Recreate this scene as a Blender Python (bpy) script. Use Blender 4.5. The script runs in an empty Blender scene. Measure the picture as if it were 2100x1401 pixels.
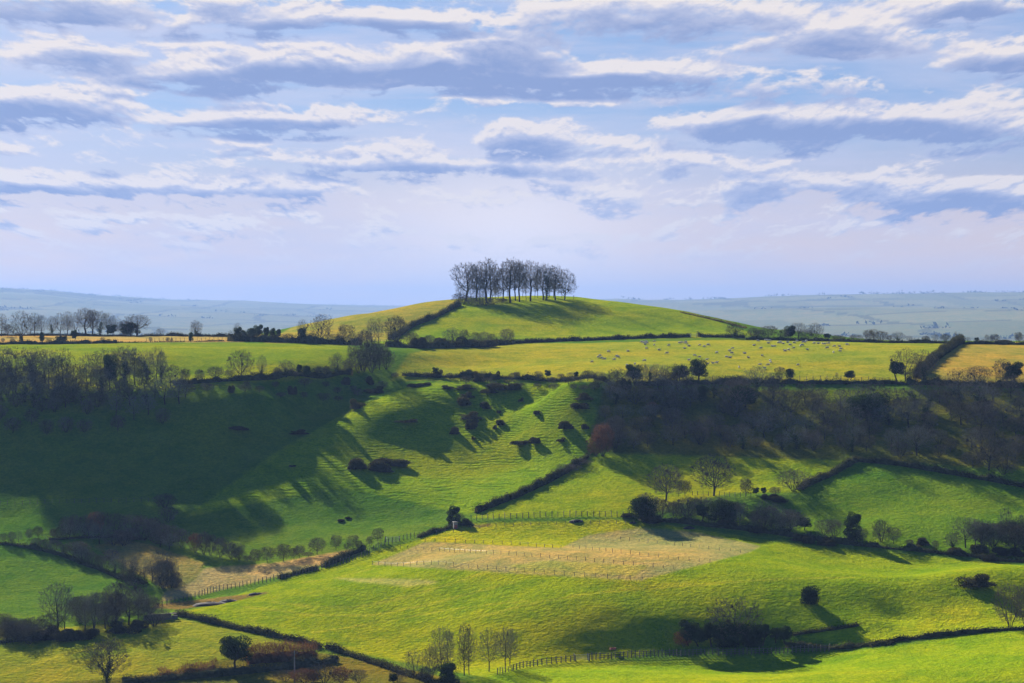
import bpy, math, random
import numpy as np

# ------------------------------------------------------------------ camera, sky, sun, exposure
S = bpy.context.scene
COL = S.collection
R = math.radians
F = 5250.0                       # focal length in photo pixels (photo is 2100 wide)
EYE = 655.0                      # photo row of eye level
PITCH = math.atan((700.5 - EYE) / F)
SUN_AZ, SUN_EL = R(25.0), R(24.0)   # sun stands 25 degrees left of the view, 21 high

cam = bpy.data.cameras.new('camera'); cam.lens = 90; cam.sensor_width = 36
cam.clip_start = 1; cam.clip_end = 60000
camo = bpy.data.objects.new('camera', cam); COL.objects.link(camo)
camo.location = (0, 0, 0); camo.rotation_euler = (R(90) - PITCH, 0, 0)
S.camera = camo

S.view_settings.view_transform = 'Standard'; S.view_settings.look = 'None'
S.view_settings.exposure = 1.24; S.view_settings.gamma = 1.0
S.cycles.max_bounces = 5; S.cycles.diffuse_bounces = 2; S.cycles.transmission_bounces = 2
S.cycles.volume_bounces = 0; S.cycles.transparent_max_bounces = 8
S.cycles.use_denoising = True
S.cycles.sample_clamp_indirect = 3

sun = bpy.data.lights.new('sun', 'SUN'); sun.energy = 5.0; sun.angle = R(0.5); sun.color = (1.0, 0.93, 0.78)
suno = bpy.data.objects.new('sun', sun); COL.objects.link(suno)
suno.rotation_euler = (R(90) - SUN_EL, 0, R(180) + SUN_AZ)     # lamp points from the sun towards the viewer, to the right

class G:
    """small helper to write shader graphs as expressions"""
    def __init__(s, tree): s.t = tree; s.n = tree.nodes; s.l = tree.links
    def node(s, typ, **kw):
        n = s.n.new(typ)
        for k, v in kw.items(): setattr(n, k, v)
        return n
    def put(s, sock, v):
        if v is None: return
        if isinstance(v, bpy.types.NodeSocket): s.l.new(v, sock)
        else:
            if sock.type == 'RGBA' and len(v) == 3: v = (*v, 1)
            sock.default_value = v
    def m(s, op, a, b=None, c=None, clamp=False):
        n = s.node('ShaderNodeMath', operation=op, use_clamp=clamp)
        for i, v in enumerate((a, b, c)): s.put(n.inputs[i], v)
        return n.outputs[0]
    def v(s, op, a, b=None, c=None, scale=None):
        n = s.node('ShaderNodeVectorMath', operation=op)
        for i, x in enumerate((a, b, c)): s.put(n.inputs[i], x)
        if scale is not None: s.put(n.inputs['Scale'], scale)
        return n.outputs['Value'] if op in ('DOT_PRODUCT', 'LENGTH', 'DISTANCE') else n.outputs['Vector']
    def xyz(s, x, y, z=0.0):
        n = s.node('ShaderNodeCombineXYZ')
        for i, v in enumerate((x, y, z)): s.put(n.inputs[i], v)
        return n.outputs[0]
    def sep(s, v):
        n = s.node('ShaderNodeSeparateXYZ'); s.put(n.inputs[0], v); return n.outputs
    def noise(s, vec, scale, detail=4, rough=.55, dist=0.0, color=False, dims='3D'):
        n = s.node('ShaderNodeTexNoise', noise_dimensions=dims)
        s.put(n.inputs['Vector'], vec); s.put(n.inputs['Scale'], scale); s.put(n.inputs['Detail'], detail)
        s.put(n.inputs['Roughness'], rough); s.put(n.inputs['Distortion'], dist)
        return n.outputs['Color' if color else 'Fac']
    def ramp(s, f, lo, hi, a=0.0, b=1.0, smooth=True):
        n = s.node('ShaderNodeMapRange', interpolation_type='SMOOTHSTEP' if smooth else 'LINEAR', clamp=True)
        s.put(n.inputs[0], f)
        for i, v in enumerate((lo, hi, a, b)): s.put(n.inputs[i + 1], v)
        return n.outputs[0]
    def mix(s, f, a, b, mode='MIX'):
        n = s.node('ShaderNodeMix', data_type='RGBA', blend_type=mode)
        s.put(n.inputs[0], f); s.put(n.inputs[6], a); s.put(n.inputs[7], b)
        return n.outputs[2]

# ---- the sky: Nishita air with a procedural deck of stratocumulus
world = bpy.data.worlds.new('World'); S.world = world; world.use_nodes = True
world.node_tree.nodes.clear()
g = G(world.node_tree)
air = g.node('ShaderNodeTexSky', sky_type='NISHITA', sun_disc=False)
air.sun_elevation = SUN_EL; air.sun_rotation = -SUN_AZ
air.air_density = 1.0; air.dust_density = 0.8; air.ozone_density = 2.5; air.altitude = 150
tc = g.node('ShaderNodeTexCoord')
dx, dy, dz = g.sep(tc.outputs['Generated'])[0:3]
az = g.m('ARCTAN2', dx, dy)
el = g.m('DIVIDE', dz, g.m('SQRT', g.m('ADD', g.m('MULTIPLY', dx, dx), g.m('MULTIPLY', dy, dy))))
# position in "photo degrees": the deck is laid out in bearing and elevation
P0 = g.xyz(az, el, 0.0)

BLOBS = [  # centre x, centre y (photo px), half width, half height, weight
    (110, 15, 270, 60, .60), (640, 44, 560, 34, .75), (450, 8, 160, 34, .45), (190, 118, 180, 46, .50), (760, 146, 560, 50, 1.1), (470, 102, 60, 22, .45), (780, 112, 120, 34, .55),
    (1220, 155, 420, 40, .95), (1060, 100, 170, 60, .62), (1330, 40, 330, 70, .65), (1700, 90, 300, 60, .52), (2010, 25, 190, 44, .85), (2040, 130, 160, 48, .75),
    (90, 224, 250, 46, .85), (560, 240, 270, 40, .95), (430, 184, 260, 12, .30), (1080, 285, 120, 46, .80), (830, 330, 430, 34, .75), (1560, 180, 380, 44, .50),
    (1760, 264, 470, 52, 1.0), (225, 326, 100, 28, .55), (50, 312, 90, 30, .48), (130, 385, 300, 36, .85), (480, 388, 230, 38, .80), (1960, 412, 250, 50, 1.0), (1650, 376, 300, 38, .50),
    (1150, 205, 330, 26, .40), (1190, 292, 110, 16, .4), (650, 285, 100, 18, .45), (480, 292, 60, 18, .42), (450, 460, 110, 20, .50), (650, 450, 46, 14, .42), (590, 450, 34, 16, .3), (870, 482, 140, 14, .40),
    (255, 457, 80, 16, .38), (1350, 400, 420, 40, .34), (1250, 492, 180, 12, .26), (15, 434, 80, 20, .45), (330, 487, 60, 12, .32), (1080, 360, 160, 26, .45), (1450, 330, 260, 24, .35),
    (1000, -110, 1500, 80, .55), (500, -260, 800, 70, .5), (1700, -300, 900, 90, .5), (-500, 150, 500, 120, .4), (2700, 150, 500, 120, .4)]

def coords(p):
    e = g.sep(p)
    s = g.m('ADD', g.m('MAXIMUM', e[1], 0.0), 0.060)
    # perspective of a flat deck: structures shrink towards the horizon
    q = g.xyz(g.m('DIVIDE', e[0], s), g.m('MULTIPLY', g.m('LOGARITHM', s, 2.718), 2.1), 3.1)
    wc = g.v('SUBTRACT', g.noise(q, 3.0, 2, .5, color=True), (.5, .5, .5))
    return q, wc
def puffs(q, wc, detail):
    q2 = g.v('MULTIPLY_ADD', wc, (.12, .10, .12), q)
    n1 = g.noise(q2, 4.2, detail, .60)
    n2 = g.m('ABSOLUTE', g.m('MULTIPLY_ADD', g.noise(q2, 11.0, 4, .58), 2.0, -1.0))
    return g.m('MULTIPLY_ADD', n2, -1.0, g.m('MULTIPLY_ADD', n1, 3.3, -1.74))
def banks(p, wc):
    """the big banks of cloud: flat below, domed above"""
    pw = g.v('MULTIPLY_ADD', wc, (.040, .010, 0), p); acc = None
    for (bx, by, hw, hh, wt) in BLOBS:
        cx, cy = (bx - 1050) / F, (EYE - by) / F
        t = g.v('MULTIPLY_ADD', pw, (F / hw, F / hh, 0), (-cx * F / hw, -cy * F / hh, 0))
        t = g.v('MAXIMUM', t, g.v('MULTIPLY', t, (-1, -1.5, 0)))
        d = g.m('MULTIPLY_ADD', g.v('DOT_PRODUCT', t, t), -wt * .95, wt * 1.05)
        acc = g.m('MAXIMUM', d, 0.0) if acc is None else g.m('SMOOTH_MAX', acc, d, .12)
    return acc
q0, w0 = coords(P0)
B0 = banks(P0, w0); N0 = puffs(q0, w0, 7)
D0 = g.m('ADD', B0, N0)
P1 = g.v('ADD', P0, (-.0008, .0020, 0)); q1, w1 = coords(P1)
N1 = puffs(q1, w1, 6)
B2 = banks(g.v('ADD', P0, (-.0020, .0056, 0)), w0)
alpha = g.ramp(D0, -.24, .22)
shade = g.ramp(g.m('MULTIPLY_ADD', N0, .34, B2), -.12, .78)      # how much cloud lies between here and the sun
relief = g.m('SUBTRACT', N1, N0)                                 # lit where the cloud thins towards the sun
shade = g.m('MULTIPLY_ADD', relief, g.m('MULTIPLY_ADD', shade, -.65, 1.05), shade, clamp=True)
c_lit, c_mid, c_dark = (.92, .83, .77), (.53, .56, .72), (.25, .33, .58)
cl = g.mix(g.ramp(shade, 0.05, .45, smooth=False), c_lit, c_mid)
cl = g.mix(g.ramp(shade, .42, .95, smooth=False), cl, c_dark)
skyc = g.mix(1.0, air.outputs[0], (.60, .78, 1.10), 'MULTIPLY')
skyb = g.v('SCALE', skyc, scale=.095)
# low cloud and air merge into a pale lilac veil near the horizon
veil = g.ramp(el, .085, .012)
clear = g.mix(g.m('MULTIPLY', veil, .85), g.mix(.65, skyb, (.20, .33, .62)), (1.10, .77, .54))
vn = g.noise(g.xyz(g.m('MULTIPLY', az, 9.0), g.m('MULTIPLY', el, 75.0), 7.7), 1.0, 5, .6)
clear = g.mix(g.m('MULTIPLY', g.ramp(vn, .42, .72), .45), clear, (.80, .71, .76))
thin = g.noise(g.xyz(g.m('MULTIPLY', az, 7.0), g.m('MULTIPLY', el, 32.0), 2.2), 1.0, 5, .62)
clear = g.mix(g.m('MULTIPLY', g.ramp(thin, .40, .70), .55), clear, (.62, .64, .80))
gp = g.v('MULTIPLY_ADD', P0, (1 / .050, 1 / .030, 0), (-.001 / .05, -.030 / .030, 0))
glow = g.m('POWER', 2.718, g.m('MULTIPLY', g.v('DOT_PRODUCT', gp, gp), -1.0))
clear = g.mix(g.m('MULTIPLY', glow, .8), clear, (1.05, .95, .92))
final = g.mix(g.m('MULTIPLY', alpha, g.ramp(el, .012, .040, .0, .97)), clear, cl)
# high above and behind, the broken deck thins out and the clear air counts
final = g.mix(g.ramp(el, .15, .32), final, skyb)
back = g.ramp(g.m('ABSOLUTE', az), .35, 1.0)
final = g.mix(back, final, g.mix(1.0, skyb, (.62, .85, 1.30), 'MULTIPLY'))
bg = g.node('ShaderNodeBackground'); g.put(bg.inputs[0], final); bg.inputs[1].default_value = .43
out = g.node('ShaderNodeOutputWorld'); g.l.new(bg.outputs[0], out.inputs[0])
world.cycles.sampling_method = 'MANUAL'; world.cycles.sample_map_resolution = 256

# ------------------------------------------------------------------ noise and picture helpers
def hash2(ix, iy, seed):
    h = (ix.astype(np.int64) * 374761393 + iy.astype(np.int64) * 668265263 + seed * 974634777) & 0x7fffffff
    h = ((h ^ (h >> 13)) * 1274126177) & 0x7fffffff
    return ((h ^ (h >> 16)) & 0xffffff) / float(0xffffff)
def vnoise(x, y, seed=0):
    ix, iy = np.floor(x), np.floor(y); fx, fy = x - ix, y - iy
    fx = fx * fx * (3 - 2 * fx); fy = fy * fy * (3 - 2 * fy)
    a, b = hash2(ix, iy, seed), hash2(ix + 1, iy, seed)
    c, d = hash2(ix, iy + 1, seed), hash2(ix + 1, iy + 1, seed)
    return (a + (b - a) * fx) * (1 - fy) + (c + (d - c) * fx) * fy - .5
def fbm(x, y, octs=4, seed=0):
    t = 0; amp = 1
    for o in range(octs):
        t = t + amp * vnoise(x * 2 ** o + 17.3 * o, y * 2 ** o - 9.1 * o, seed + o); amp *= .5
    return t

cp, sp = math.cos(PITCH), math.sin(PITCH)
def ray(px, py):
    """bearing and elevation slopes (x/y, z/y) of a photo pixel"""
    u, v = (px - 1050.0) / F, -(py - 700.5) / F
    y = cp + v * sp; z = -sp + v * cp
    return u / y, z / y
def to_px(X, Y, Z):
    zc = Y * cp - Z * sp
    return 1050 + F * X / zc, 700.5 - F * (Y * sp + Z * cp) / zc

# ------------------------------------------------------------------ the lie of the land
# survey points: photo column, photo row, distance in metres
SURVEY = """
-400,1401,470 0,1401,476 200,1401,472 350,1401,470 500,1401,468 700,1401,462 900,1401,458 1050,1401,456 1200,1401,452 1400,1401,448 1600,1401,442 1800,1401,436 2100,1401,428 2500,1401,420
200,1340,492 350,1335,490 500,1340,487 0,1340,494 0,1300,512 250,1320,500 400,1300,503 350,1268,519 480,1290,509 650,1322,496 800,1372,476
120,1300,511 -300,1300,515
1050,1372,470 1200,1352,482 1400,1345,486 1600,1340,487 1300,1375,466 1740,1333,486
0,1250,537 0,1180,567 0,1112,592 -300,1150,580 150,1235,545 120,1170,573 180,1160,577 250,1210,553 300,1235,541 340,1215,548 330,1180,562 200,1120,590 80,1108,594 250,1130,585
400,1222,546 460,1205,552 550,1180,558 650,1155,566 700,1145,570 400,1170,566 300,1110,594 420,1140,578
800,1112,579 870,1100,583 935,1085,589 1000,1066,590 1130,1060,592 1280,1060,591
500,1250,525 600,1230,530 700,1220,530 600,1290,508 750,1310,501 850,1340,490 950,1370,477
760,1250,519 900,1300,498 1000,1320,487 1000,1260,503 1100,1300,490.5 1200,1260,497.5 1200,1300,490 1350,1260,499 1500,1270,497.5 1080,1230,508
1500,1215,509 1350,1210,511 1200,1215,509 1000,1225,514 1750,1200,513 1900,1200,516 1950,1180,521 2050,1170,526 2200,1165,533
900,1150,546 1100,1150,535 1300,1150,533 1500,1150,532 1000,1100,579 1200,1100,577 1400,1110,570 1550,1120,562 700,1180,549 800,1160,556
1300,1062,590 1450,1085,583 1600,1105,574 1750,1130,566 1900,1150,556 2050,1155,552 2300,1150,554 1700,1160,546 1850,1180,533
1700,1250,502 1850,1240,506 1950,1235,509 1650,1290,494 1850,1275,500
1640,1308,491 1800,1270,496 1900,1252,502 2040,1240,507 2120,1238,510 1790,1325,482 1900,1307,486 2000,1297,488 2100,1290,488 2400,1270,490 1950,1350,458 2100,1340,455 1750,1380,450
0,1060,612 150,1060,610 320,1060,611 450,1060,611 600,1060,610 750,1060,609 400,1110,592 550,1110,589 650,1100,592 800,1070,604 900,1060,604
0,1000,628 150,1000,628 300,1000,630 420,1000,631 560,1000,629 700,1000,628 850,1000,628 1000,1000,626 1000,1030,608
0,950,640 150,940,643 300,940,644 420,940,645 530,950,643 800,960,646 950,960,648
0,880,654 150,870,657 300,870,658 450,880,658 535,905,657
0,810,671 150,800,674 300,800,674 450,810,673 560,820,673 -300,860,662 -300,790,682
650,960,640 560,937,648 650,892,662 700,862,674 745,834,683 800,804,698 880,786,712 600,875,670 620,835,686 655,848,688 705,822,698 755,804,708 680,795,704 740,783,713 640,790,690
880,950,650 850,920,660 850,840,680 850,800,697 880,820,690 900,880,674 780,900,664 950,850,688 960,900,669 960,810,700 985,870,680
1060,880,673 1060,815,696 1110,825,690 1040,850,684 1080,950,650 1180,880,659 1180,825,671 1150,790,684 1000,920,663 1150,930,649
1200,940,643 1200,980,627 1130,1000,619 1120,1030,606 1350,1020,606 1400,960,630 1550,1000,614 1250,1020,607
1400,900,651 1550,940,637 1650,940,637 1500,880,663 1700,960,629 1650,1000,608 1750,945,633 1550,1040,596 1650,1060,592
1850,960,626 2000,970,620 2100,985,614 2400,990,615 1850,1020,607 2000,1030,601 2100,1040,598 1800,1080,580 1950,1090,577 2100,1100,573 2400,1100,575
1350,840,675 1650,850,672 1800,830,680 1900,880,656 2050,880,656 2100,820,684 2400,850,670 1600,800,688 1850,800,688
0,745,716 150,735,722 340,775,697 450,770,698 560,765,697 700,760,712 340,730,728 500,730,732 700,735,730 -300,740,720
0,704,800 200,704,802 400,702,806 550,701,808 700,712,780 850,725,745 900,708,800
0,690,850 200,690,852 400,690,853 520,690,852 -300,690,850
780,768,722 900,768,724 1050,770,716 1200,775,694 1400,778,698 1600,780,700 1840,782,700 2000,780,702 2100,780,704 2400,780,704
900,745,744 1200,745,735 1500,745,736 1800,745,735 2100,745,736
1100,712,792 1300,706,803 1500,702,812 1800,706,806 1940,705,812 2100,707,808 2400,705,812
1050,702,830 1415,693,845 1530,695,845 1700,697,850 2100,700,848 2400,698,852
700,700,835 850,695,850 600,697,850
850,665,885 1000,668,878 1150,670,876 1300,672,876 1420,680,868 720,685,873 960,640,903 1100,640,903 1250,645,898 1350,655,890
935,627,920 1050,617,935 1180,614,938 1270,619,932 1390,636,918 1500,660,900 1560,675,890
800,637,925 700,655,920 600,678,910 870,620,945 930,614,955 1050,608,962 1180,609,955 600,692,960 700,672,975 800,650,985 1500,684,960 1390,662,975 1620,694,930"""
sv = np.array([[float(t) for t in q.split(',')] for q in SURVEY.split()])
sa, se = ray(sv[:, 0], sv[:, 1])
cx_, cy_, cz_ = sa * sv[:, 2], sv[:, 2], se * sv[:, 2]
extra = np.array([  # land the photograph does not show: the viewer's own hill, the far side of the plateau
    (0, 0, -2.5), (-150, 0, -8), (150, 0, -8), (0, -150, -6), (0, 90, -22), (0, 180, -44), (0, 300, -60), (-120, 300, -60), (120, 300, -58),
    (-120, 150, -40), (120, 150, -38), (0, 390, -66), (-100, 390, -67), (100, 390, -63),
    (-60, 1000, 2), (0, 1010, 3.5), (40, 1000, 3), (100, 980, -4), (-250, 960, -14), (250, 960, -14), (0, 1090, -14), (-200, 1100, -30), (200, 1100, -30), (0, 1200, -45),
    (-150, 930, -8), (-120, 1000, -9), (150, 960, -9)], float)
PX = np.concatenate([cx_, extra[:, 0]]); PY = np.concatenate([cy_, extra[:, 1]]); PZ = np.concatenate([cz_, extra[:, 2]])
def tps(r2): return r2 * np.log(r2 + 1e-9)
n_ = len(PX); sc_ = 100.0
qx, qy = PX / sc_, PY / sc_
K = tps((qx[:, None] - qx) ** 2 + (qy[:, None] - qy) ** 2) + np.eye(n_) * .003
Pm = np.stack([np.ones(n_), qx, qy], 1)
A = np.block([[K, Pm], [Pm.T, np.zeros((3, 3))]])
W = np.linalg.solve(A, np.concatenate([PZ, np.zeros(3)]))
def land(X, Y):
    s = X.shape; x, y = X.ravel() / sc_, Y.ravel() / sc_; o = np.empty(len(x))
    for i in range(0, len(x), 20000):
        a, b = x[i:i + 20000], y[i:i + 20000]
        o[i:i + 20000] = tps((a[:, None] - qx) ** 2 + (b[:, None] - qy) ** 2) @ W[:n_] + W[n_] + W[n_ + 1] * a + W[n_ + 2] * b
    return o.reshape(s)

# fan-shaped grid: bearing columns x distance rows, fine where the photograph looks
NA = 640
acol = np.concatenate([np.linspace(-4, -.5, 10), np.linspace(-.45, -.235, 14), np.linspace(-.225, .225, NA), np.linspace(.235, .45, 14), np.linspace(.5, 4, 10)])
drow = np.concatenate([[-60, 2, 20, 45, 80, 120, 170, 225, 280, 330, 370, 400, 420], np.arange(432, 700, .85), np.arange(700, 990, 1.0), np.arange(992, 1200, 6),
                       np.geomspace(1220, 26000, 210)])
AA, DD = np.meshgrid(acol, drow)
XX = AA * np.where(DD > 100, DD, 100.0); YY = DD.copy()
near = drow <= 1200
ZZ = np.zeros_like(XX)
nr = int(near.sum())
mid = (np.abs(acol) < .46)
Zl = land(XX[:nr], YY[:nr])
ZZ[:nr] = Zl
far_edge = np.clip((np.abs(XX[:nr]) - 330) / 500, 0, 1)
ZZ[:nr] = Zl * (1 - far_edge) + far_edge * np.clip(Zl, -60, -10)
# far country: a wide vale and the ridges behind it
LSKY = [(-600, 586), (0, 592), (100, 597), (200, 606), (350, 615), (500, 618), (600, 623), (700, 626), (790, 628), (1000, 632), (1265, 613), (1330, 616), (1400, 616), (1500, 613), (1560, 610), (1640, 607), (1750, 605), (2100, 601), (2700, 596)]
lx = np.array([p[0] for p in LSKY], float); ly = np.array([p[1] for p in LSKY], float)
colpx = 1050 + F * acol
ska = ray(colpx, np.interp(colpx, lx, ly))[1]
for j in range(nr, len(drow)):
    D = drow[j]
    right = 1 / (1 + np.exp(-(colpx - 1180) / 60))
    Dr = 21000 * (1 - right) + 14500 * right                 # distance of the skyline ridge
    base = -45 - 30 * np.clip((D - 1200) / 2000, 0, 1)      # vale floor
    t = np.clip((D - 3500) / (Dr - 3500), 0, 1)
    prof = (t * t * (3 - 2 * t)) ** (1.15)
    top = ska * Dr
    z = base + (top - base) * prof + np.where(t >= 1, -(D - Dr) * .03, 0)
    wob = 60 * fbm(XX[j] / 2600, np.full_like(XX[j], D / 2600), 4, 5) * np.clip((D - 3000) / 4000, 0, 1) * np.clip((1 - t) * 3, 0, 1)
    z = z + wob + 5 * fbm(XX[j] / 400, np.full_like(XX[j], D / 400), 3, 8)
    ZZ[j] = z
# soft join behind the plateau
j0 = nr - 1
for j in range(nr, min(nr + 14, len(drow))):
    w = (j - j0) / 15.0
    ZZ[j] = ZZ[j0] * (1 - w) + ZZ[j] * w
# small undulations, tussocks and sheep terracettes, all real relief
slope = np.gradient(ZZ[:nr], axis=0) / np.gradient(DD[:nr], axis=0)
fine = (np.clip((DD[:nr] - 400) / 40, 0, 1))
ZZ[:nr] += fine * (.34 * fbm(XX[:nr] / 22, YY[:nr] / 22, 3, 3) + .10 * fbm(XX[:nr] / 3.5, YY[:nr] / 3.0, 2, 9))

PXG, PYG = to_px(XX, YY, ZZ)
def poly_mask(poly, soft=0.0):
    x, y = PXG[:nr], PYG[:nr]
    if soft: x = x + soft * 2 * vnoise(XX[:nr] / 4, YY[:nr] / 4, 21); y = y + soft * vnoise(XX[:nr] / 4, YY[:nr] / 4, 22)
    inside = np.zeros(x.shape, bool)
    n = len(poly)
    for i in range(n):
        x1, y1 = poly[i]; x2, y2 = poly[(i + 1) % n]
        if y1 == y2: continue
        c = ((y1 > y) != (y2 > y)) & (x < (x2 - x1) * (y - y1) / (y2 - y1) + x1)
        inside ^= c
    return inside & (YY[:nr] > 430)
def smooth(m, k=1):
    m = m.astype(float)
    for _ in range(k):
        m[1:-1] = (m[:-2] + 2 * m[1:-1] + m[2:]) / 4
        m[:, 1:-1] = (m[:, :-2] + 2 * m[:, 1:-1] + m[:, 2:]) / 4
    return m
def ground_z(X, Y):
    """height of the finished ground mesh"""
    X = np.asarray(X, float); Y = np.asarray(Y, float)
    a = X / Y
    j = np.clip(np.searchsorted(drow, Y) - 1, 0, len(drow) - 2); i = np.clip(np.searchsorted(acol, a) - 1, 0, len(acol) - 2)
    fy = (Y - drow[j]) / (drow[j + 1] - drow[j]); fx = (a - acol[i]) / (acol[i + 1] - acol[i])
    return (ZZ[j, i] * (1 - fx) + ZZ[j, i + 1] * fx) * (1 - fy) + (ZZ[j + 1, i] * (1 - fx) + ZZ[j + 1, i + 1] * fx) * fy
jn = np.where((drow > 425) & (drow < 1000))[0]
SUBD = np.arange(430, 985, .35)
def at(px, py):
    """the point of the ground seen at a photo pixel (nearest ground just below it if the ray passes over)"""
    a, e = ray(float(px), float(py))
    z = ground_z(a * SUBD, SUBD); gap = z - e * SUBD
    k = np.where(gap >= 0)[0]
    if len(k): D = SUBD[k[0]]
    else: D = SUBD[int(np.argmax(gap / SUBD))]
    return (a * D, D, float(ground_z(a * D, D)))

# ---- what grows on it: base colours of the fields (albedo only)
GREEN, LUSH, OLIVE = (.048, .110, .022), (.060, .150, .008), (.108, .172, .016)
YEL, OCH, TAN, MUD = (.128, .170, .028), (.160, .155, .055), (.185, .175, .14), (.06, .045, .06)
colr = np.empty(ZZ.shape + (3,)); colr[:] = GREEN
rough = np.full(ZZ.shape, .5)         # tussock strength
terr = np.zeros(ZZ.shape)             # terracette strength
FIELDS = [
    ('hill', [(540, 700), (760, 640), (900, 600), (1300, 600), (1560, 690), (1415, 693), (1050, 705), (800, 705)], OLIVE, .35, 0),
    ('hill left', [(540, 705), (600, 670), (870, 605), (940, 612), (940, 628), (860, 660), (790, 700)], (.145, .160, .050), .35, 0),
    ('sheep', [(800, 780), (840, 725), (950, 705), (1200, 704), (1480, 697), (1960, 703), (1905, 750), (1860, 785), (1400, 785)], YEL, .35, 0),
    ('right tan', [(1860, 786), (1910, 745), (1975, 703), (2300, 700), (2300, 790)], OCH, .35, 0),
    ('left tan strip', [(-200, 703), (-200, 686), (540, 686), (500, 702)], (.20, .18, .11), .3, 0),
    ('left upper', [(-200, 800), (-200, 704), (700, 704), (780, 730), (740, 770), (340, 800)], (.100, .155, .016), .6, 0),
    ('knoll', [(380, 1060), (560, 930), (740, 830), (860, 785), (1180, 785), (1240, 860), (1200, 940), (960, 1055), (700, 1000)], (.095, .168, .014), .7, 1),
    ('mid right', [(965, 1062), (1210, 940), (1280, 925), (1760, 930), (1640, 1010), (1500, 1010), (1300, 1060)], (.120, .180, .010), .6, 0),
    ('lower right', [(1600, 1085), (1640, 1010), (1760, 948), (2300, 1010), (2300, 1152), (1850, 1126)], (.066, .138, .016), .5, 0),
    ('big field', [(360, 1262), (700, 1150), (860, 1107), (960, 1075), (1300, 1066), (1600, 1112), (2100, 1160), (2300, 1240), (1600, 1300), (1000, 1390), (700, 1335)], (.115, .175, .009), .7, 0),
    ('nursery strip', [(860, 1110), (960, 1075), (1280, 1066), (1330, 1082), (1200, 1098), (1150, 1124)], (.16, .20, .012), .8, 0),
    ('brown crop', [(760, 1158), (872, 1111), (1150, 1124), (1205, 1097), (1310, 1083), (1420, 1090), (1560, 1120), (1540, 1132), (1400, 1168), (1310, 1191), (1000, 1172)], (.165, .170, .115), .6, 0),
    ('green centre', [(1040, 1160), (1120, 1150), (1330, 1160), (1300, 1182), (1080, 1172)], (.15, .18, .075), .8, 0),
    ('tan stripe', [(680, 1185), (860, 1188), (905, 1195), (835, 1203), (720, 1192)], (.20, .22, .10), .5, 0),
    ('valley tan', [(340, 1210), (390, 1190), (420, 1165), (560, 1155), (715, 1128), (735, 1133), (640, 1165), (420, 1218), (330, 1235)], TAN, .8, 0),
    ('scrub tan', [(225, 1140), (190, 1120), (250, 1104), (310, 1118), (420, 1155), (400, 1190), (350, 1212), (270, 1172)], (.13, .135, .075), 1., 0),
    ('mud bank', [(390, 1243), (400, 1236), (480, 1224), (500, 1229), (450, 1236)], MUD, 1., 0),
    ('mud path', [(310, 1248), (320, 1240), (480, 1222), (545, 1214), (550, 1217), (490, 1230), (370, 1250)], (.10, .085, .05), 1., 0),
    ('lower left', [(-200, 1400), (-200, 1290), (100, 1290), (360, 1268), (500, 1293), (640, 1322), (560, 1350), (400, 1401)], (.115, .150, .022), .8, 0),
    ('bright wedge', [(1630, 1310), (1740, 1284), (1900, 1250), (2040, 1238), (2300, 1235), (2300, 1280), (2100, 1288), (1880, 1306), (1790, 1324)], (.150, .215, .010), .5, 0),
    ('near right', [(930, 1401), (1050, 1376), (1200, 1358), (1620, 1344), (1800, 1330), (2000, 1300), (2300, 1280), (2400, 1500), (900, 1500)], (.105, .175, .009), .6, 0),
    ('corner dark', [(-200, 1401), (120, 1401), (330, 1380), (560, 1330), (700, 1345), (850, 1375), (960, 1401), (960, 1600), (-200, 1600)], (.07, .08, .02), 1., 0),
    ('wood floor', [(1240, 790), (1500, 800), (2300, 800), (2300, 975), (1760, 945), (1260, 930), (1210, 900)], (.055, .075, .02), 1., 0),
    ('clearing', [(1660, 800), (1880, 803), (1900, 816), (1700, 820)], (.10, .16, .012), .6, 0),
    ('scar', [(955, 1077), (1010, 1075), (1012, 1079), (960, 1082)], MUD, 1., 0),
]
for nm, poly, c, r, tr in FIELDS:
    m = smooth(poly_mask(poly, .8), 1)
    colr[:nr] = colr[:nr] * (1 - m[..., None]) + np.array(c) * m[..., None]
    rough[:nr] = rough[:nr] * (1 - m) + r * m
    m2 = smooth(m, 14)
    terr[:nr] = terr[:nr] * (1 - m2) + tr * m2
# tramlines worn across the big field, darker green bands on the hill
def band(path, w, c, strength):
    m = np.zeros(ZZ[:nr].shape)
    pts = [at(*p)[:2] for p in path]
    for (x1, y1), (x2, y2) in zip(pts[:-1], pts[1:]):
        L2 = (x2 - x1) ** 2 + (y2 - y1) ** 2 + 1e-6
        t = np.clip(((XX[:nr] - x1) * (x2 - x1) + (YY[:nr] - y1) * (y2 - y1)) / L2, 0, 1)
        d = np.hypot(XX[:nr] - x1 - t * (x2 - x1), YY[:nr] - y1 - t * (y2 - y1))
        m = np.maximum(m, np.exp(-(d / w) ** 2))
    m *= strength
    colr[:nr] = colr[:nr] * (1 - m[..., None]) + np.array(c) * m[..., None]
for path, w in [([(560, 1235), (640, 1246), (720, 1246), (850, 1220), (950, 1190), (1000, 1172)], .8), ([(500, 1245), (640, 1262), (760, 1262), (900, 1235), (1050, 1196)], .6),
                ([(640, 1298), (760, 1278), (900, 1255), (1080, 1235)], .5), ([(980, 1268), (1150, 1228), (1300, 1208), (1500, 1195), (1750, 1185)], .7),
                ([(0, 1385), (60, 1366), (140, 1340), (220, 1325)], .7), ([(1050, 1172), (1160, 1178), (1300, 1202), (1420, 1196)], .5), ([(760, 1168), (690, 1185), (620, 1195)], .6)]:
    band(path, w, (.20, .22, .03), .6)
band([(1205, 635), (1290, 655), (1390, 685)], 1.2, (.055, .10, .015), .5)
band([(1290, 640), (1350, 650), (1420, 668)], 1.0, (.055, .10, .015), .35)

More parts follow.
